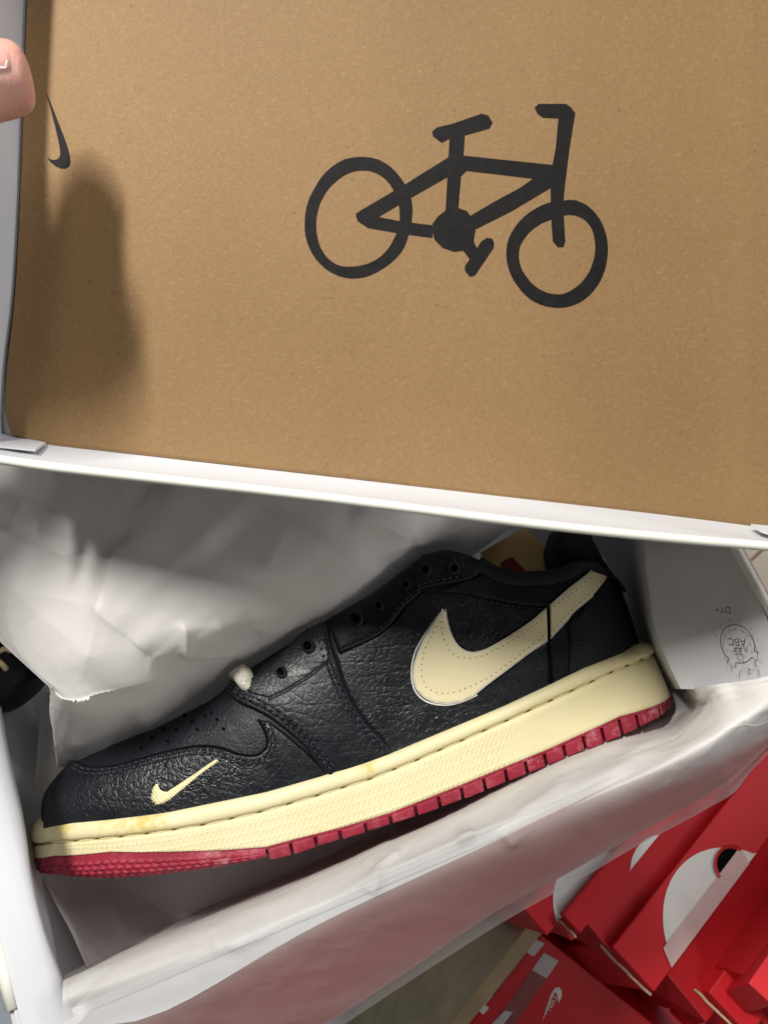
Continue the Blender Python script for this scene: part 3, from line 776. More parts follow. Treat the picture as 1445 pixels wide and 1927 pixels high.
def dots(name, pts, rad, off, mat, parent=None, n=8):
    V, Fc = [], []
    for x, y in pts:
        b = len(V); c_ = surf_s(x, y, off); V.append(c_)
        for k in range(n): V.append(surf_s(x + rad * math.cos(2 * math.pi * k / n), y + rad * math.sin(2 * math.pi * k / n), off * .9))
        Fc += [(b, b + 1 + k, b + 1 + (k + 1) % n) for k in range(n)]
    return obj(name, V, Fc, MT[mat], parent or shoe, smooth=True, kind='stuff')
def off_line(pts, d):
    D = crom(pts, max(30, len(pts) * 8)); t = np.gradient(D, axis=0); t /= np.linalg.norm(t, axis=1)[:, None]
    return D + np.c_[-t[:, 1], t[:, 0]] * d

# mudguard round the toe
mud_edge = Z(220, 1330, 3.44, [(-290,345),(-200,395),(-100,400),(0,388),(100,362),(250,318),(380,285),(500,262),(600,258),(700,275),(780,305),(860,318),(920,310),(965,270),(975,215),(950,140),(915,85)])
mud = mud_edge + Z(220, 1330, 3.44, [(985,92),(1100,180),(1240,300),(1380,440)]) + [(590,1490),(500,1516),(398,1535),(311,1552),(208,1565),(131,1568),(84,1566),(88,1512),(103,1474)]
mg = panel('mudguard', mud, .0018, MT['leather'], curve=False)
st = off_line(mud_edge, 7); st2 = off_line(mud_edge, 14.5)
V, Fc = [], []
tube(V, Fc, [surf_s(x, y, .0007) for x, y in crom(mud_edge, 90)], .0006, 6); obj('seam', V, Fc, MT['hole'], mg, smooth=True)  # black line added as the shade of the stitched groove
stitches('stitching', [st[4:], st2[4:-4]], 8, 5, .00060, .0018, parent=mg)
# perforations of the toe box
perf = Z(220, 1330, 3.44, [(690,145),(650,85),(610,40),(520,150),(487,100),(385,152),(330,225),(300,145),(225,205),(158,270),(570,60),(440,60)])
dots('perforations', perf, 3.6, .0002, 'hole', upper)
# forefoot overlay with the lower lace stay
k2 = lambda p: Z(350, 1000, 2.89, p)
fore = k2([(232,845),(260,830),(390,790),(470,735),(560,640),(640,560),(700,505),(745,490),(775,520),(790,600),(820,690),(850,800),(900,920),(980,1040),(1060,1120),(1130,1200)]) + [(700,1460),(640,1475)] + k2([(790,1310),(720,1240),(640,1140),(560,1060),(440,990),(330,940),(250,900)])
fo = panel('forefoot_overlay', fore, .0018, MT['leather'], .0006, curve=False, puff=.0006)
edgeA = k2([(238,870),(300,920),(400,965),(480,1010),(560,1070),(650,1150),(730,1250),(800,1325)])
edgeB = k2([(745,520),(768,600),(795,700),(830,800),(880,910),(950,1020),(1030,1105),(1110,1190)])
stitches('stitching', [off_line(edgeA, -6), off_line(edgeA, -14), off_line(edgeB, 3), off_line(edgeB, 11)], 9, 4, .00062, .0028, parent=fo)
# edge fold of the lace stay front
V, Fc = [], []
tube(V, Fc, [surf_s(x, y, .0018) for x, y in crom(edgeA, 50)], .0014, 7); obj('piped_edge', V, Fc, MT['dark'], fo, smooth=True)
seam = k2([(790,705),(745,745),(690,790),(620,835),(540,885),(460,920)])
V, Fc = [], []; tube(V, Fc, [surf_s(x, y, .0026) for x, y in crom(seam, 40)], .0007, 6); obj('seam', V, Fc, MT['thread'], fo, smooth=True)
stay = k2([(300,860),(390,800),(480,735),(570,645),(650,560),(700,510),(740,500),(765,540),(785,640),(795,700),(745,742),(690,787),(620,832),(540,882),(460,917),(380,900)])
panel('lace_stay', stay, .0009, MT['leather'], .0026, curve=False, parent=fo)
# quarter
k3 = lambda p: Z(700, 970, 2.535, p)
quarter = [(622,1190)] + k2([(800,560),(840,660),(940,615),(1050,560),(1130,490),(1200,400),(1290,320)]) + k3([(250,370),(420,372),(560,405),(700,430),(836,442),(842,590),(850,800)]) + [(1030,1318),(950,1352),(850,1395),(745,1438)] + k2([(1060,1120),(980,1040),(900,920),(850,800),(820,690),(795,600)])
qt = panel('quarter', quarter, .0009, MT['leather'], -.0001, curve=False)
# upper lace stay
ustay = k2([(800,560),(830,655),(930,615),(1040,560),(1120,490),(1190,400),(1280,325)]) + k3([(235,350),(330,325),(430,305),(500,285),(540,250),(545,222),(520,205),(440,192),(380,182),(300,178),(200,195),(125,232),(55,295)]) + k2([(1020,352),(930,432),(850,482),(780,515)])
us = panel('lace_stay', ustay, .0014, MT['dark'], .0005, curve=False, puff=.0004)
ul = k2([(835,640),(930,600),(1035,545),(1112,478),(1180,392),(1265,318)]) + k3([(230,335),(330,310),(430,292),(495,270)])
V, Fc = [], []; tube(V, Fc, [surf_s(x, y, .0016) for x, y in crom([(a, b + 5) for a, b in ul], 60)], .0010, 7); obj('piped_edge', V, Fc, MT['dark'], us, smooth=True)
top_st = k2([(790,475),(900,425),(1000,350),(1100,250),(1190,180)]) + k3([(80,240),(180,190),(300,178),(430,190),(520,215)])
stitches('stitching', [ul], 8, 4, .00045, .0021, parent=us)
# collar band, heel panels
collar = k3([(545,255),(600,290),(700,305),(790,300),(880,285),(960,255),(1035,272),(930,358),(838,440),(700,428),(560,402),(430,372),(300,362),(420,315),(500,290)])
panel('collar_panel', collar, .0007, MT['dark'], .0002, curve=False)
heel = k3([(842,585),(920,500),(950,460),(1040,385),(1112,300),(1195,350),(1240,440),(1275,540),(1290,630)]) + [(1206,1224),(1100,1272),(1040,1300)]
hp = panel('heel_panel', heel, .0008, MT['dark'], .0001, curve=False)
counter = k3([(925,510),(960,490),(1040,395),(1110,312),(1190,355),(1235,440),(1272,540),(1287,630)]) + [(1206,1220),(1068,1285)] + k3([(935,770),(935,640)])
panel('heel_counter', counter, .0010, MT['toe'], .0011, curve=False, parent=hp)
stitches('stitching', [k3([(968,500),(960,600),(965,700),(960,760)]), k3([(560,412),(700,437),(830,447)]), k3([(848,600),(852,700),(850,790)])], 6, 4, .0004, .0014, parent=hp)
# big swoosh
so = k3([(340,448),(300,508),(248,588),(220,650),(200,710),(194,770),(212,828),(250,868),(300,890),(360,895),(430,884),(480,858),(545,806),(645,731),(745,656),(837,595),(833,440),(770,494),(700,544),(620,594),(540,638),(480,652),(435,640),(400,608),(375,560),(358,500),(350,448)])
sp = panel('swoosh', so, .0006, MT['film'], .0014, 7, 2.5, False, qt)
tail = k3([(844,430),(930,356),(1036,273),(1114,300),(1044,388),(954,464),(923,505),(846,588)])
tlp = panel('swoosh_tail', tail, .0007, MT['film'], .0014, 7, 2.5, False, hp)
def film_line(pts, r, off, parent, mat='silver'):
    V, Fc = [], []; tube(V, Fc, [surf_s(x, y, off) for x, y in crom(pts, 70)], r, 5); obj('film_edge', V, Fc, MT[mat], parent, smooth=True)
film_line(so[:16], .00030, .0018, sp); film_line(so[16:], .00026, .0018, sp)
film_line(k3([(337,447),(288,515),(232,600),(203,660),(190,720),(189,780),(206,838),(246,880),(300,900),(370,902),(440,884),(500,855)]), .00042, .0012, sp, 'whitep')
film_line(k3([(346,448),(358,480),(372,540),(390,580),(415,618),(440,632)]), .0003, .0014, sp, 'hole')
film_line(tail[:3], .0003, .0019, tlp); film_line(tail[4:], .0003, .0019, tlp)
def along(poly, step):
    D = densify(poly, 1.5, False); d = np.r_[0, np.cumsum(np.linalg.norm(np.diff(D, axis=0), axis=1))]
    return [(np.interp(q, d, D[:, 0]), np.interp(q, d, D[:, 1])) for q in np.arange(4, d[-1], step)]
lo = k3([(330,500),(285,570),(250,640),(236,710),(236,770),(258,818),(300,842),(340,848),(400,840),(470,812),(560,768),(640,710),(730,640),(825,565)])
up_ = k3([(338,500),(332,550),(345,600),(372,650),(410,675),(470,682),(530,668),(620,622),(700,575),(770,525),(826,478)])
dots('needle_holes', along(lo, 11) + along(up_, 11), 1.2, .0024, 'hole', sp, 5)
dots('needle_holes', along(k3([(858,440),(935,385),(1035,300)]), 10) + along(k3([(858,555),(930,470),(1045,360),(1095,308)]), 10), 1.2, .0024, 'hole', tlp, 5)
# vertical seam through the swoosh
V, Fc = [], []; tube(V, Fc, [surf_s(x, y, .0018) for x, y in crom(k3([(834,440),(838,500),(841,590),(846,690),(850,800)]), 30)], .0006, 6); obj('seam', V, Fc, MT['hole'], hp, smooth=True)
# embroidered swoosh on the toe
em = Z(220, 1330, 3.44, [(275,485),(285,500),(290,530),(310,545),(340,545),(400,505),(500,440),(600,375),(650,342),(663,346),(664,357),(620,390),(540,450),(440,535),(370,590),(310,625),(270,637),(240,622),(231,585),(240,540),(255,505)])
ems = panel('embroidered_swoosh', em, .0009, MT['embroid'], .0012, 4, 4, False, mg)
V, Fc = [], []
cen = Z(220, 1330, 3.44, [(258,520),(258,560),(272,595),(310,590),(360,560),(430,510),(520,445),(600,385),(655,349)])
E = np.array(em); D = crom(cen, 70); tg = np.gradient(D, axis=0); tg /= np.linalg.norm(tg, axis=1)[:, None]
for (x, y), (tx, ty) in zip(D, tg):
    nx, ny = -ty + tx * .15, tx + ty * .15; a = []
    for sg in (1, -1):
        q = 0
        while q < 18 and inside(np.array([[x + nx * sg * (q + 1), y + ny * sg * (q + 1)]]), E)[0]: q += 1
        a.append(q * sg)
    if a[0] - a[1] < 3: continue
    tube(V, Fc, [surf_s(x + nx * f, y + ny * f, .0019 - .0008 * (abs(f) / max(abs(a[0]), abs(a[1]), 1)) ** 3) for f in np.linspace(a[1], a[0], 5)], .00035, 5)
obj('satin_threads', V, Fc, MT['embroid'], ems, smooth=True, kind='stuff')
# eyelets
for x, y, r in ((534, 1270, 7), (585, 1222, 8), (672, 1168, 9), (715, 1143, 6), (766, 1103, 6), (802, 1075, 7), (854, 1072, 7)):
    V, Fc = [], []; n = 16; o_ = .0046 if x < 650 else .0036
    V.append(surf_s(x, y, o_ - .0008)); 
    for rr, oo in ((.55, -.0006), (.95, .0002), (1.25, .0005), (1.6, -.0008)):
        for k in range(n): V.append(surf_s(x + r * rr * math.cos(2 * math.pi * k / n), y + r * rr * math.sin(2 * math.pi * k / n), o_ + oo))
    Fc = [(0, 1 + k, 1 + (k + 1) % n) for k in range(n)] + grid_faces(4, n, 1, True)
    e = obj('eyelet', V, Fc, [MT['hole'], MT['dark']], fo if x < 650 else us, smooth=True)
    for p in e.data.polygons: p.material_index = 0 if p.index < n * 2 else 1
# tongue
V = []; tl = crom([(470, 1252), (560, 1192), (640, 1143), (700, 1107), (760, 1062), (800, 1031), (840, 1023), (885, 1034), (912, 1050)], 40)
for x, y in tl:
    s, t = at(x, y, .006); X = (s - S0) / SL; wt = wtop(X)
    for k in range(13):
        a = math.pi * k / 12; V.append(wld(s, t - .0135 + .0135 * math.sin(a) ** .6 - .004, (wt + .0015) * math.cos(a)))
obj('tongue', V, grid_faces(40, 13), MT['knit'], shoe, smooth=True)
# collar lining roll
V, Fc = [], []
cl = crom(k3([(505,215),(560,250),(600,270),(680,290),(760,292),(850,285),(930,262),(1000,240),(1060,245),(1110,275)]), 50)
tube(V, Fc, [surf_s(x, y + 4, -.0012) for x, y in cl], .0040, 10); obj('collar_lining', V, Fc, MT['knit'], shoe, smooth=True)
# padded heel tab standing above the collar
def pillow(name, poly, zc, th, mat, parent, step=8, rim_=14):
    P = smooth_closed(poly, 70); pv, pf, d = fill(P, step, rim_); V = []
    for sg in (1, -1):
        for (x, y), q in zip(pv, d):
            f = min(q / rim_, 1); f = math.sqrt(max(0, 1 - (1 - f) ** 2)); s, t = at(x, y, zc); V.append(wld(s, t, zc + sg * th * f))
    n0 = len(pv); return obj(name, V, list(pf) + [tuple(i + n0 for i in f[::-1]) for f in pf], mat, parent, smooth=True)
pillow('heel_tab', [(1022,1040),(1035,1005),(1062,989),(1096,992),(1111,1018),(1128,1050),(1148,1080),(1172,1112),(1150,1120),(1100,1085),(1060,1085),(1030,1075)], -.002, .016, MT['knit'], shoe)
V, Fc = [], []; tube(V, Fc, [wld(*at(x, y, .014), .014) for x, y in crom(k3([(1035,262),(1090,275),(1150,300),(1196,350)]), 20)], .0013, 7); obj('piped_edge', V, Fc, MT['dark'], shoe, smooth=True)
V = [wld(*at(x, y, .0145), .0145) for x, y in ((1132,1046),(1137,1050),(1143,1060),(1138,1058))]
obj('heel_logo_print', V, [(0, 1, 2, 3)], MT['whitep'], shoe)
# lace tip poking out
P = smooth_closed([(431,1274),(440,1264),(455,1257),(468,1258),(478,1268),(481,1284),(476,1302),(462,1304),(450,1292),(438,1280)], 40); pv, pf, d = fill(P, 4, 8); V = []
for (x, y), q in zip(pv, d):
    f = min(q / 12, 1); f = math.sqrt(max(0, 1 - (1 - f) ** 2)); V.append(surf_s(x, y, .0020 + .0050 * f + .0006 * noise.noise((x * .2, y * .2, 0))))
obj('lace_end', V, pf, MT['lace'], shoe, smooth=True)

# hang tag standing in the shoe opening
k4 = lambda p: Z(780, 980, 3.61, p)
tag = thing('hang_tag', wld(*at(985, 1050, -.004), -.004), 'kraft coloured card tag with a dark red print tucked into the shoe opening', 'tag')
pv, pf, _ = fill(densify(k4([(750,40),(1010,310),(900,520),(700,480),(440,220)]), 15), 20)
V = [wld(*at(x, y, -.004), -.004) for x, y in pv]; n0 = len(V); V += [p - sn * .0008 for p in V]
obj('card', V, list(pf) + [tuple(i + n0 for i in f[::-1]) for f in pf], MT['cardtag'], tag)
pv, pf, _ = fill(densify(k4([(578,290),(640,252),(668,250),(690,272),(800,390),(760,450),(650,400)]), 15), 20)
obj('emblem_print', [wld(*at(x, y, -.0036), -.0036) for x, y in pv], pf, MT['redprint'], tag)

slip = thing('paper_slip', U(812, 1018, .374), 'white paper slip with dark red marks behind the shoe tongue', 'paper slip')
V = [U(x, y, .374) for x, y in ((770, 1036), (812, 1003), (848, 1026), (815, 1052))]; n5_ = (CAM - V[0]).normalized(); V += [p - n5_ * .0005 for p in V]
obj('paper', V, [(0, 1, 2, 3), (7, 6, 5, 4), (0, 4, 5, 1), (1, 5, 6, 2), (2, 6, 7, 3), (3, 7, 4, 0)], MT['white'], slip)
for q in (((804, 1010), (810, 1008), (812, 1012), (806, 1014)), ((811, 1014), (817, 1013), (818, 1017), (812, 1018))):
    obj('red_mark', [U(x, y, .3735) for x, y in q], [(0, 1, 2, 3)], MT['redprint'], slip)
# ------------------------------------------------------------------ tissue paper
def sheet(name, rows, nr, nc, mat, label, seed, creases=(), amp=.0012, depthfix=None, group=None, nfold=40, crump=.5, clear=.06, calm=0):
    """rows of (px,py,depth) control points -> a creased sheet standing at those places"""
    rnd = random.Random(seed)
    G = np.array([crom([tuple(U(*p)) for p in r], nc) for r in rows])            # rows x nc x 3
    S = np.array([crom(G[:, j], nr) for j in range(nc)]).transpose(1, 0, 2)      # nr x nc x 3
    N = np.cross(np.gradient(S, axis=0), np.gradient(S, axis=1)); N /= np.linalg.norm(N, axis=2)[..., None] + 1e-12
    tov = np.array(CAM) - S; N *= np.sign((N * tov).sum(2))[..., None]
    # parameter plane in metres
    Lr = np.linalg.norm(np.diff(S, axis=0), axis=2).mean(1).sum(); Lc = np.linalg.norm(np.diff(S, axis=1), axis=2).mean(0).sum()
    a, b = np.meshgrid(np.linspace(0, Lr, nr), np.linspace(0, Lc, nc), indexing='ij')
    D = np.zeros((nr, nc))
    for q in range(nfold):      # sharp straight folds: a few long ones, many short ones
        big = q < 6
        th = rnd.uniform(0, math.pi); x0, y0 = rnd.uniform(0, Lr), rnd.uniform(0, Lc)
        wd = rnd.uniform(.03, .06) if big else rnd.uniform(.0025, .009); ln_ = rnd.uniform(.08, .16) if big else rnd.uniform(.012, .05)
        dx = (a - x0) * math.cos(th) + (b - y0) * math.sin(th); dy = -(a - x0) * math.sin(th) + (b - y0) * math.cos(th)
        wd2 = wd * rnd.uniform(.3, 1)
        prof = np.where(dx > 0, np.exp(-np.abs(dx) / wd), np.exp(-np.abs(dx) / wd2))
        D += rnd.choice((-1, 1)) * amp * (1.1 if big else rnd.uniform(.12, .42)) * prof * np.clip((ln_ - np.abs(dy)) / (ln_ * .8), 0, 1) ** 1.5
    px = (S - np.array(CAM)) @ np.array(B)        # to camera axes
    X = W_ / 2 + px[..., 0] / -px[..., 2] * F_; Y = H_ / 2 - px[..., 1] / -px[..., 2] * F_
    for x0, y0, x1, y1, wd, h in creases:
        d = np.array([x1 - x0, y1 - y0], float); L = np.linalg.norm(d); d /= L
        al = (X - x0) * d[0] + (Y - y0) * d[1]; ac = -(X - x0) * d[1] + (Y - y0) * d[0]
        endf = np.clip(np.minimum(al / (L * .25), (L - al) / (L * .25)), 0, 1)
        D += h * np.where(ac > 0, np.exp(-np.abs(ac) / (wd * .8)), np.exp(-np.abs(ac) / (wd * 2.2))) * endf * endf * (3 - 2 * endf)
    for i in range(nr):
        for j in range(nc): D[i, j] += amp * .5 * noise.noise((a[i, j] * 30, b[i, j] * 30, seed)) + amp * crump * abs(noise.noise((a[i, j] * 24, b[i, j] * 24, seed + 5.)))
    if calm: D *= (1 - .85 * np.exp(-((np.linspace(0, 1, nr) - calm) / .05) ** 2))[:, None]
    S = S + N * D[..., None]
    V = [Vector(p) for p in S.reshape(-1, 3)]
    o = obj(name, V, grid_faces(nr, nc), mat, None, smooth=True, origin=V[len(V) // 2], label=label, cat='tissue paper')
    at_ = o.data.attributes.new('clear', 'FLOAT', 'POINT')
    cv = np.interp(np.linspace(0, 1, nr), np.linspace(0, 1, len(clear)), clear) if isinstance(clear, (list, tuple)) else np.full(nr, clear)
    at_.data.foreach_set('value', np.repeat(cv, nc).astype(np.float32))
    if group: o['group'] = group
    return o
top_rows = [
 [(-160,760,.345),(60,790,.345),(250,800,.345),(450,820,.35),(680,840,.355),(900,880,.37),(1010,920,.39)],
 [(-150,930,.335),(60,930,.33),(240,930,.33),(430,930,.333),(640,940,.34),(850,960,.36),(960,985,.39)],
 [(-120,1060,.327),(60,1050,.322),(230,1060,.322),(400,1060,.325),(580,1050,.335),(760,1040,.365),(860,1060,.40)],
 [(-90,1150,.325),(50,1150,.316),(200,1160,.315),(350,1160,.320),(500,1150,.335),(660,1130,.37),(760,1130,.41)],
 [(-30,1186,.324),(60,1240,.316),(190,1255,.313),(320,1215,.318),(440,1195,.335),(560,1200,.375),(640,1210,.42)],
 [(72,1264,.322),(120,1312,.316),(190,1303,.315),(275,1284,.319),(345,1243,.33),(440,1232,.35),(520,1262,.40)],
 [(88,1280,.323),(117,1322,.319),(190,1315,.319),(278,1296,.325),(352,1256,.338),(442,1246,.36),(520,1272,.41)],
 [(100,1350,.345),(106,1370,.345),(200,1365,.345),(290,1335,.352),(370,1295,.362),(440,1285,.38),(520,1290,.42)],
 [(112,1440,.375),(114,1446,.376),(200,1440,.388),(300,1410,.395),(390,1360,.40),(450,1330,.41),(520,1320,.43)]]
sheet('tissue_sheet', top_rows, 240, 260, MT['tissue'], 'large creased white tissue sheet over the back half of the box', 3,
      [(230,1000,150,1300,26,.0035), (165,1130,290,1240,24,.0030), (215,1175,330,1290,16,-.002), (345,1165,350,1250,14,.0030), (225,1010,320,1110,40,.002),
       (420,1215,500,1195,12,-.003), (60,930,20,1010,50,.003), (300,900,420,1040,60,.004), (560,960,480,1100,60,.003), (650,960,780,1010,40,.003), (130,1320,112,1440,9,-.002), (330,1270,250,1380,30,.003)], .0022, nfold=80, crump=.2, calm=.69)
front_rows = [
 [(190,1700,.44),(420,1600,.44),(600,1530,.44),(800,1450,.44),(950,1390,.43),(1100,1330,.42),(1272,1290,.388),(1318,1290,.318),(1380,1284,.303),(1450,1270,.291),(1580,1215,.28)],
 [(150,1800,.415),(418,1695,.415),(600,1615,.415),(800,1525,.405),(950,1450,.38),(1100,1385,.372),(1274,1320,.378),(1330,1305,.316),(1385,1294,.302),(1452,1277,.290),(1580,1222,.282)],
 [(122,1838,.34),(416,1722,.34),(600,1644,.342),(800,1555,.335),(950,1478,.335),(1100,1410,.338),(1274,1338,.369),(1338,1312,.313),(1388,1302,.300),(1454,1281,.290),(1580,1226,.282)],
 [(119,1846,.297),(415,1731,.298),(600,1653,.300),(800,1564,.303),(950,1492,.312),(1100,1422,.320),(1272,1354,.358),(1345,1322,.310),(1392,1310,.299),(1455,1287,.289),(1580,1230,.282)],
 [(118,1873,.282),(418,1765,.283),(600,1690,.285),(800,1604,.288),(980,1518,.293),(1150,1440,.298),(1275,1386,.318),(1360,1344,.298),(1400,1325,.294),(1457,1298,.288),(1580,1245,.28)],
 [(119,1908,.281),(430,1800,.281),(610,1722,.282),(800,1643,.284),(980,1560,.287),(1150,1480,.290),(1290,1412,.292),(1370,1373,.289),(1410,1352,.288),(1460,1328,.287),(1580,1270,.28)],
 [(122,1985,.285),(445,1850,.285),(620,1770,.286),(810,1690,.288),(990,1606,.290),(1160,1524,.293),(1300,1450,.295),(1378,1406,.295),(1415,1385,.295),(1462,1360,.295),(1590,1300,.29)],
 [(300,2090,.305),(540,1930,.305),(690,1830,.305),(860,1738,.306),(1030,1644,.308),(1180,1562,.31),(1315,1485,.31),(1375,1443,.31),(1415,1418,.31),(1466,1385,.312),(1590,1320,.312)],
 [(360,2130,.326),(590,1968,.326),(750,1860,.326),(945,1737,.327),(1073,1667,.328),(1187,1601,.328),(1335,1520,.328),(1380,1493,.326),(1420,1445,.326),(1470,1402,.326),(1600,1330,.326)]]
sheet('tissue_sheet', front_rows, 170, 300, MT['tissue2'], 'white tissue paper folded over the front edge of the box below the shoe sole', 11,
      [(600,1705,1000,1525,7,.0028), (420,1790,520,1750,10,.002), (700,1650,760,1600,10,.0022), (1000,1500,1270,1370,16,.002), (1080,1455,1300,1370,14,-.002), (960,1540,1080,1470,10,.002), (1290,1290,1330,1320,12,.002), (395,1740,410,1800,8,.001), (860,1590,900,1570,8,.002), (940,1560,970,1600,8,.0018), (700,1690,720,1640,9,.002)], .0008, nfold=70, crump=.3, clear=[.04, .04, .04, .04, .05, .35, .82, .84, .55])
liner_rows = [
 [(78,1300,.405),(110,1310,.42),(170,1300,.43),(300,1320,.432),(420,1400,.432)],
 [(70,1440,.40),(105,1440,.418),(180,1440,.428),(300,1440,.43),(450,1500,.43)],
 [(60,1560,.395),(110,1570,.41),(180,1580,.42),(330,1580,.425),(500,1580,.425)],
 [(85,1655,.36),(120,1660,.39),(190,1665,.415),(350,1670,.42),(560,1640,.42)],
 [(125,1740,.345),(148,1735,.375),(220,1740,.40),(380,1740,.41),(560,1690,.41)],
 [(168,1832,.33),(176,1826,.35),(240,1810,.37),(380,1770,.38),(560,1700,.385)]]
sheet('tissue_sheet', liner_rows, 80, 80, MT['tissue'], 'shaded tissue paper lining the bottom of the box under the toe of the shoe', 23, [(190,1660,240,1790,10,.003), (110,1420,130,1520,10,.003)], .0012)

# ------------------------------------------------------------------ second shoe, mostly wrapped
sec = thing('low_top_shoe', U(-20, 1260, .40), 'second black shoe, only its end showing from under the tissue at left', 'shoe')
ax0, ax1 = U(-190, 1100, .39), U(52, 1285, .392); dr = (ax1 - ax0).normalized(); upv = rot2w((0, 0, 1)); sd = dr.cross(upv).normalized(); up2 = sd.cross(dr)
V = []; n = 24; prof = [(0, .022, .03), (.3, .026, .032), (.6, .025, .03), (.8, .022, .027), (.93, .019, .024), (.98, .014, .018), (1, .007, .009)]
for f, ry_, rz_ in [tuple(np.array([np.interp(q, [p[0] for p in prof], [p[k] for p in prof]) for k in range(3)])) for q in np.r_[np.linspace(0, .8, 14), np.linspace(.82, 1, 14)]]:
    c_ = ax0.lerp(ax1 + dr * .006, f)
    for k in range(n):
        a = 2 * math.pi * k / n; V.append(c_ + sd * math.cos(a) * ry_ + up2 * math.sin(a) * rz_)
obj('upper', V, grid_faces(28, n, 0, True) + [tuple(27 * n + k for k in range(n))], MT['dark'], sec, smooth=True)
for pts in ([(-12,1232,.352),(6,1222,.350),(14,1221,.351),(20,1226,.352)], [(-10,1240,.352),(4,1250,.351),(12,1260,.353)]):
    V, Fc = [], []; tube(V, Fc, [Vector(p) for p in crom([tuple(U(*p)) for p in pts], 10)], .0013, 6); obj('lace', V, Fc, MT['board'], sec, smooth=True)

# ------------------------------------------------------------------ hand holding the lid's left rim
hand = None
def skin_body(name, chains, mat, label, cat):
    verts, edges, rad = [], [], []
    idx = {}
    for ch in chains:
        prev = None
        for key, p, r in ch:
            if key in idx: i = idx[key]
            else:
                i = len(verts); idx[key] = i; verts.append(p); rad.append(r)
            if prev is not None and prev != i: edges.append((prev, i))
            prev = i
    me = bpy.data.meshes.new(name); o_ = verts[0]
    me.from_pydata([tuple(q - o_) for q in verts], edges, []); me.update()
    o = bpy.data.objects.new(name, me); o.location = o_; link(o)
    sk = o.modifiers.new('skin', 'SKIN'); sk.use_smooth_shade = True
    for i, r in enumerate(rad): me.skin_vertices[0].data[i].radius = (r, r)
    me.skin_vertices[0].data[0].use_root = True
    ss = o.modifiers.new('sub', 'SUBSURF'); ss.levels = 2; ss.render_levels = 2
    me.materials.append(mat); o['label'] = label; o['category'] = cat
    return o
K = lambda n_, x, y, d, r: (n_, U(x, y, d), r)
wr = K('palm', -280, -80, .196, .035)
chains = [[wr, K('wrist', -560, 150, .195, .022), K('fore', -860, 230, .188, .030), K('fore2', -1700, 420, .17, .040)],
          [wr, K('tb', -210, 180, .203, .0200), K('tm', -135, 186, .214, .0145), K('ti', -70, 166, .227, .0114), K('ta', -5, 150, .2345, .0120), K('tt', 38, 143, .237, .0114), K('te', 62, 142, .238, .0074)]]
for nme, y0, y1, y2 in (('i', -20, 30, 60), ('m', 110, 130, 145), ('r', 240, 230, 230), ('p', 350, 310, 305)):
    chains.append([wr, K(nme + 'k', -300, y0 + 40, .245, .0130), K(nme + 'a', -170, y1, .285, .0098), K(nme + 'b', -60, y2, .315, .0085), K(nme + 'c', 60, y2 + 4, .318, .0075)])
hand = skin_body('hand', chains, MT['skin'], 'thumb and fingers of a hand gripping the left rim of the lid', 'hand')
# thumb nail laid on the finger
dg = bpy.context.evaluated_depsgraph_get(); ev = hand.evaluated_get(dg); hm = ev.to_mesh()
hb = BVHTree.FromPolygons([hand.location + q.co for q in hm.vertices], [tuple(p.vertices) for p in hm.polygons]); ev.to_mesh_clear()
V = []
for i in range(11):
    for j in range(11):
        a, b = (i / 10 - .5) * 2, (j / 10 - .5) * 2
        hw = 25 * (1 - max(0, a) ** 3 * .65); x, y = -16 + a * 40, 112 + a * 4 + b * hw
        h = hb.ray_cast(CAM, raydir(x, y)); p, n_ = (h[0], h[1]) if h[0] else hb.find_nearest(U(x, y, .226))[:2]
        e = max(abs(a), abs(b)); V.append(p + n_ * (.0006 * (1 - e ** 6) - .0002 * e ** 8))
obj('nail', V, grid_faces(11, 11), MT['nail'], hand, smooth=True)

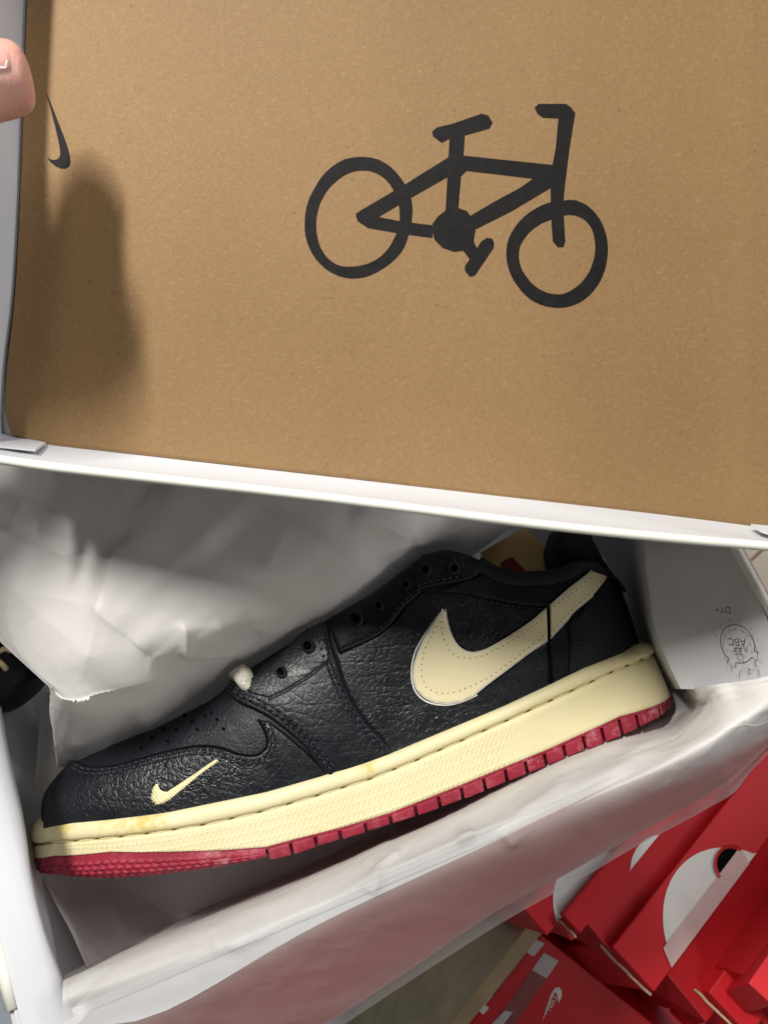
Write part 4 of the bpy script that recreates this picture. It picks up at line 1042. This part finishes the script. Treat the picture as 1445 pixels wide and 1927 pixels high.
# ------------------------------------------------------------------ red shoeboxes to the lower right
A3 = rot2w(Vector((.727, .583, -.36)).normalized())
RG = 'red shoeboxes standing in a row'
def circle_print(parent, p0, a, b, n_, cen, rad, a0, a1, b0, b1, mat, off):
    pts = [(cen[0] + rad * math.cos(t), cen[1] + rad * math.sin(t)) for t in np.linspace(0, 2 * math.pi, 60, endpoint=False)]
    out = [(min(max(x, a0), a1), min(max(y, b0), b1)) for x, y in pts]
    cl = []
    for q in out:
        if not cl or (abs(q[0] - cl[-1][0]) + abs(q[1] - cl[-1][1])) > 1e-5: cl.append(q)
    V = [p0 + a * x + b * y + n_ * off for x, y in cl]
    return obj('circle_print', V, [tuple(range(len(V)))], mat, parent)
def redbox(label, l0, l1, b1, d0, d1, d2, lift=.0, circ=None, hole=False, length=.32, torn=False):
    """l0,l1: pixels of the near end of the lid side; b1: far corner of the body side at the same end"""
    p0, p1, p2 = U(*l0, d0), U(*l1, d1), U(*b1, d2)
    root = thing('red_shoebox', p0, label, 'shoebox', RG)
    b = p1 - p0; wl = b.length; b = (b - A3 * b.dot(A3)); b.normalize(); n_ = b.cross(A3).normalized()
    if n_.dot(CAM - p0) < 0: n_ = -n_
    bb = p2 - p1; wb_ = bb.length; bb = (bb - A3 * bb.dot(A3)).normalized(); nb_ = bb.cross(A3).normalized()
    if nb_.dot(CAM - p1) < 0: nb_ = -nb_
    dp = .22
    bm = bmesh.new(); obox(bm, p0, A3 * length, b * wl, n_ * -dp, .0012, 2); ld = bm_obj('lid', bm, MT['red'], root)
    q = p1 - nb_ * .003 + A3 * .004
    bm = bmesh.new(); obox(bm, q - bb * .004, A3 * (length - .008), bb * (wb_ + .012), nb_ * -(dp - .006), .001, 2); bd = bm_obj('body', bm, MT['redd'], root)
    # raw board showing at the lid's cut end
    if torn:
      V, Fc = [], []
      rnd = random.Random(l0[0]); pts = [p0 + b * wl * f - n_ * (.0025 + rnd.uniform(0, .0012) + .014 * (.8 - f) * .5) - A3 * (.0025 + rnd.uniform(0, .001)) for f in np.linspace(-.12, 1.0, 9)]
      tube(V, Fc, pts, .0010, 6); obj('torn_edge', V, Fc, MT['raw'], ld, smooth=True)
    if circ:
        ca, cb, rr = circ
        circle_print(ld, p0, A3, b, n_, (ca, cb), rr, .002, length, .0008, wl - .0008, MT['whitep'], .0004)
    if hole:
        # thumb hole: flat black face painted as the shade inside, with a red rim
        ha, hb, hr = hole; V = []; n = 28
        for rr, dz in ((1.0, .0006), (.98, .0002), (.80, -.0004)):
            for k in range(n):
                t = math.pi * (k / (n - 1)); V.append(p0 + A3 * (ha + hr * rr * math.cos(t)) + b * (hb - hr * .80 * rr * math.sin(t)) + n_ * (dz + .0012))
        o = obj('thumb_hole', V, grid_faces(3, n) + [tuple(2 * n + k for k in range(n))], [MT['redd'], MT['hole']], ld)
        o.data.polygons[len(o.data.polygons) - 1].material_index = 1
    return root, ld, (p0, b, n_, wl)
# boxes from left to right along the row
redbox('leftmost red shoebox of the row, partly under the tissue flap', (984, 1710), (1040, 1744), (1062, 1758), .520, .518, .518, circ=(.042, .036, .034), length=.30)
redbox('red shoebox with a thin white crescent, second from the left in the row', (1058, 1722), (1098, 1746), (1154, 1778), .514, .511, .512, circ=(.072, .036, .027), torn=True)
r3, l3, f3 = redbox('red shoebox with a big white circle and a dark thumb hole', (1152, 1783), (1246, 1838), (1334, 1868), .505, .498, .503, circ=(.070, .054, .052), hole=(.100, .0250, .0135), torn=True)
redbox('red shoebox with a curling torn lid end at the right edge of the picture', (1334, 1868), (1425, 1925), (1520, 1975), .495, .49, .49, circ=(.070, .050, .030), torn=True)
redbox('bright red shoebox cut by the right edge of the picture, resting on the row', (1408, 1851), (1462, 1876), (1560, 1920), .455, .45, .45)
# highlight of the lid fold painted as a pinkish strip, big circle box
p0, b, n_, wl = f3
V = [p0 + A3 * a + b * y + n_ * h for a, y, h in ((.024, wl * .68, .0009), (.019, wl * .985, .0009), (.110, wl * .985, .0009), (.114, wl * .68, .0009))]
obj('edge_highlight', V, [(0, 1, 2, 3)], m_plain('pink_highlight', (.70, .50, .48), .25, .06, 20), l3)

# labelled red box in the corner between floor and row
c0_ = U(1018, 1760, .60); e1 = (U(870, 1945, .60) - c0_); e1 = e1.normalized(); e2 = (U(1215, 1935, .60) - c0_); n5 = e1.cross(e2).normalized()
n5 = n5 if n5.dot(CAM - c0_) > 0 else -n5
e2 = n5.cross(e1); e2 = e2 if e2.dot(U(1215, 1935, .60) - c0_) > 0 else -e2
lb_ = thing('red_shoebox', c0_, 'red shoebox with grey size labels and a small white logo, beside the board', 'shoebox', RG)
bm = bmesh.new(); obox(bm, c0_, e1 * .22, e2 * .22, n5 * -.10, .002, 2); lbb = bm_obj('body', bm, MT['red'], lb_)
P5 = c0_ + n5 * .0005
def lab(name, px, mat, off=.0005): return obj(name, [on_plane(x, y, c0_ + n5 * off, n5) for x, y in px], [tuple(range(len(px)))], mat, lbb)
k5 = lambda p: Z(750, 1650, 2.89, p)
lab('size_label', k5([(720,332),(795,365),(735,435),(665,395)]), MT['greyl'])
lab('size_label', k5([(790,415),(870,460),(805,555),(725,510)]), MT['greyl'])
lab('label_strip', k5([(725,512),(805,557),(600,850),(480,850)]), MT['taupe'], .0004)
lab('label_strip', k5([(664,398),(700,420),(480,700),(445,678)]), MT['taupe'], .0003)
lab('size_label', k5([(410,712),(462,752),(492,715),(470,700),(510,650),(480,632),(440,680)]), MT['whitep'])
lab('size_label', k5([(510,800),(560,820),(620,740),(580,730)]), MT['greyl'], .0006)
lab('swoosh_print', k5([(850,608),(872,602),(888,625),(885,660),(868,690),(862,640),(850,630),(835,650),(805,740),(780,790),(800,730),(825,650)]), MT['whitep'])
vs, f = text_mesh('NIKE', 1.0)
ang = math.atan2(-.78, -.62)
V = []
for x, y, z in vs:
    X, Y = x * 15, y * 15          # photo pixels, running up the slanted face
    cx, cy = 1039, 1888; dx, dy = math.cos(math.radians(-62)), math.sin(math.radians(-62))
    V.append(on_plane(cx + X * dx + Y * dy, cy + X * dy - Y * dx, c0_ + n5 * .0006, n5))
obj('logo_text', V, f, MT['whitep'], lbb)
# beige board along that box
bd_ = thing('board', U(1005, 1745, .62), 'long beige board standing on edge left of the labelled red box', 'board')
o5 = c0_ - e2 * .0145 + n5 * .004 - e1 * .004; bm = bmesh.new(); obox(bm, o5, e1 * .24, e2 * .0125, n5 * -.16, .001, 2); bm_obj('plank', bm, MT['board'], bd_)

# pale carton beyond the right end wall
ct = thing('carton', U(1440, 1100, .62), 'pale cardboard carton with a brown tape strip behind the right end of the shoebox', 'carton')
bm = bmesh.new(); q = U(1330, 1300, .62); ex = rot2w((.92, .38, 0)).normalized(); ey = rot2w((-.38, .92, -.05)).normalized(); ez = ex.cross(ey)
obox(bm, q, ex * .25, ey * .25, ez * -.2, .002, 2); bm_obj('carton_body', bm, MT['carton'], ct)
obj('tape_strip', [on_plane(x, y, q + ez * .0006, ez) for x, y in ((1409, 1055), (1437, 1029), (1441, 1033), (1413, 1058))], [(0, 1, 2, 3)], MT['tape'], ct)
obj('brown_flap', [on_plane(x, y, q + ez * .0010, ez) for x, y in ((1380, 1015), (1395, 1015), (1401, 1040), (1398, 1042), (1388, 1035))], [(0, 1, 2, 3, 4)], MT['pink'], ct)
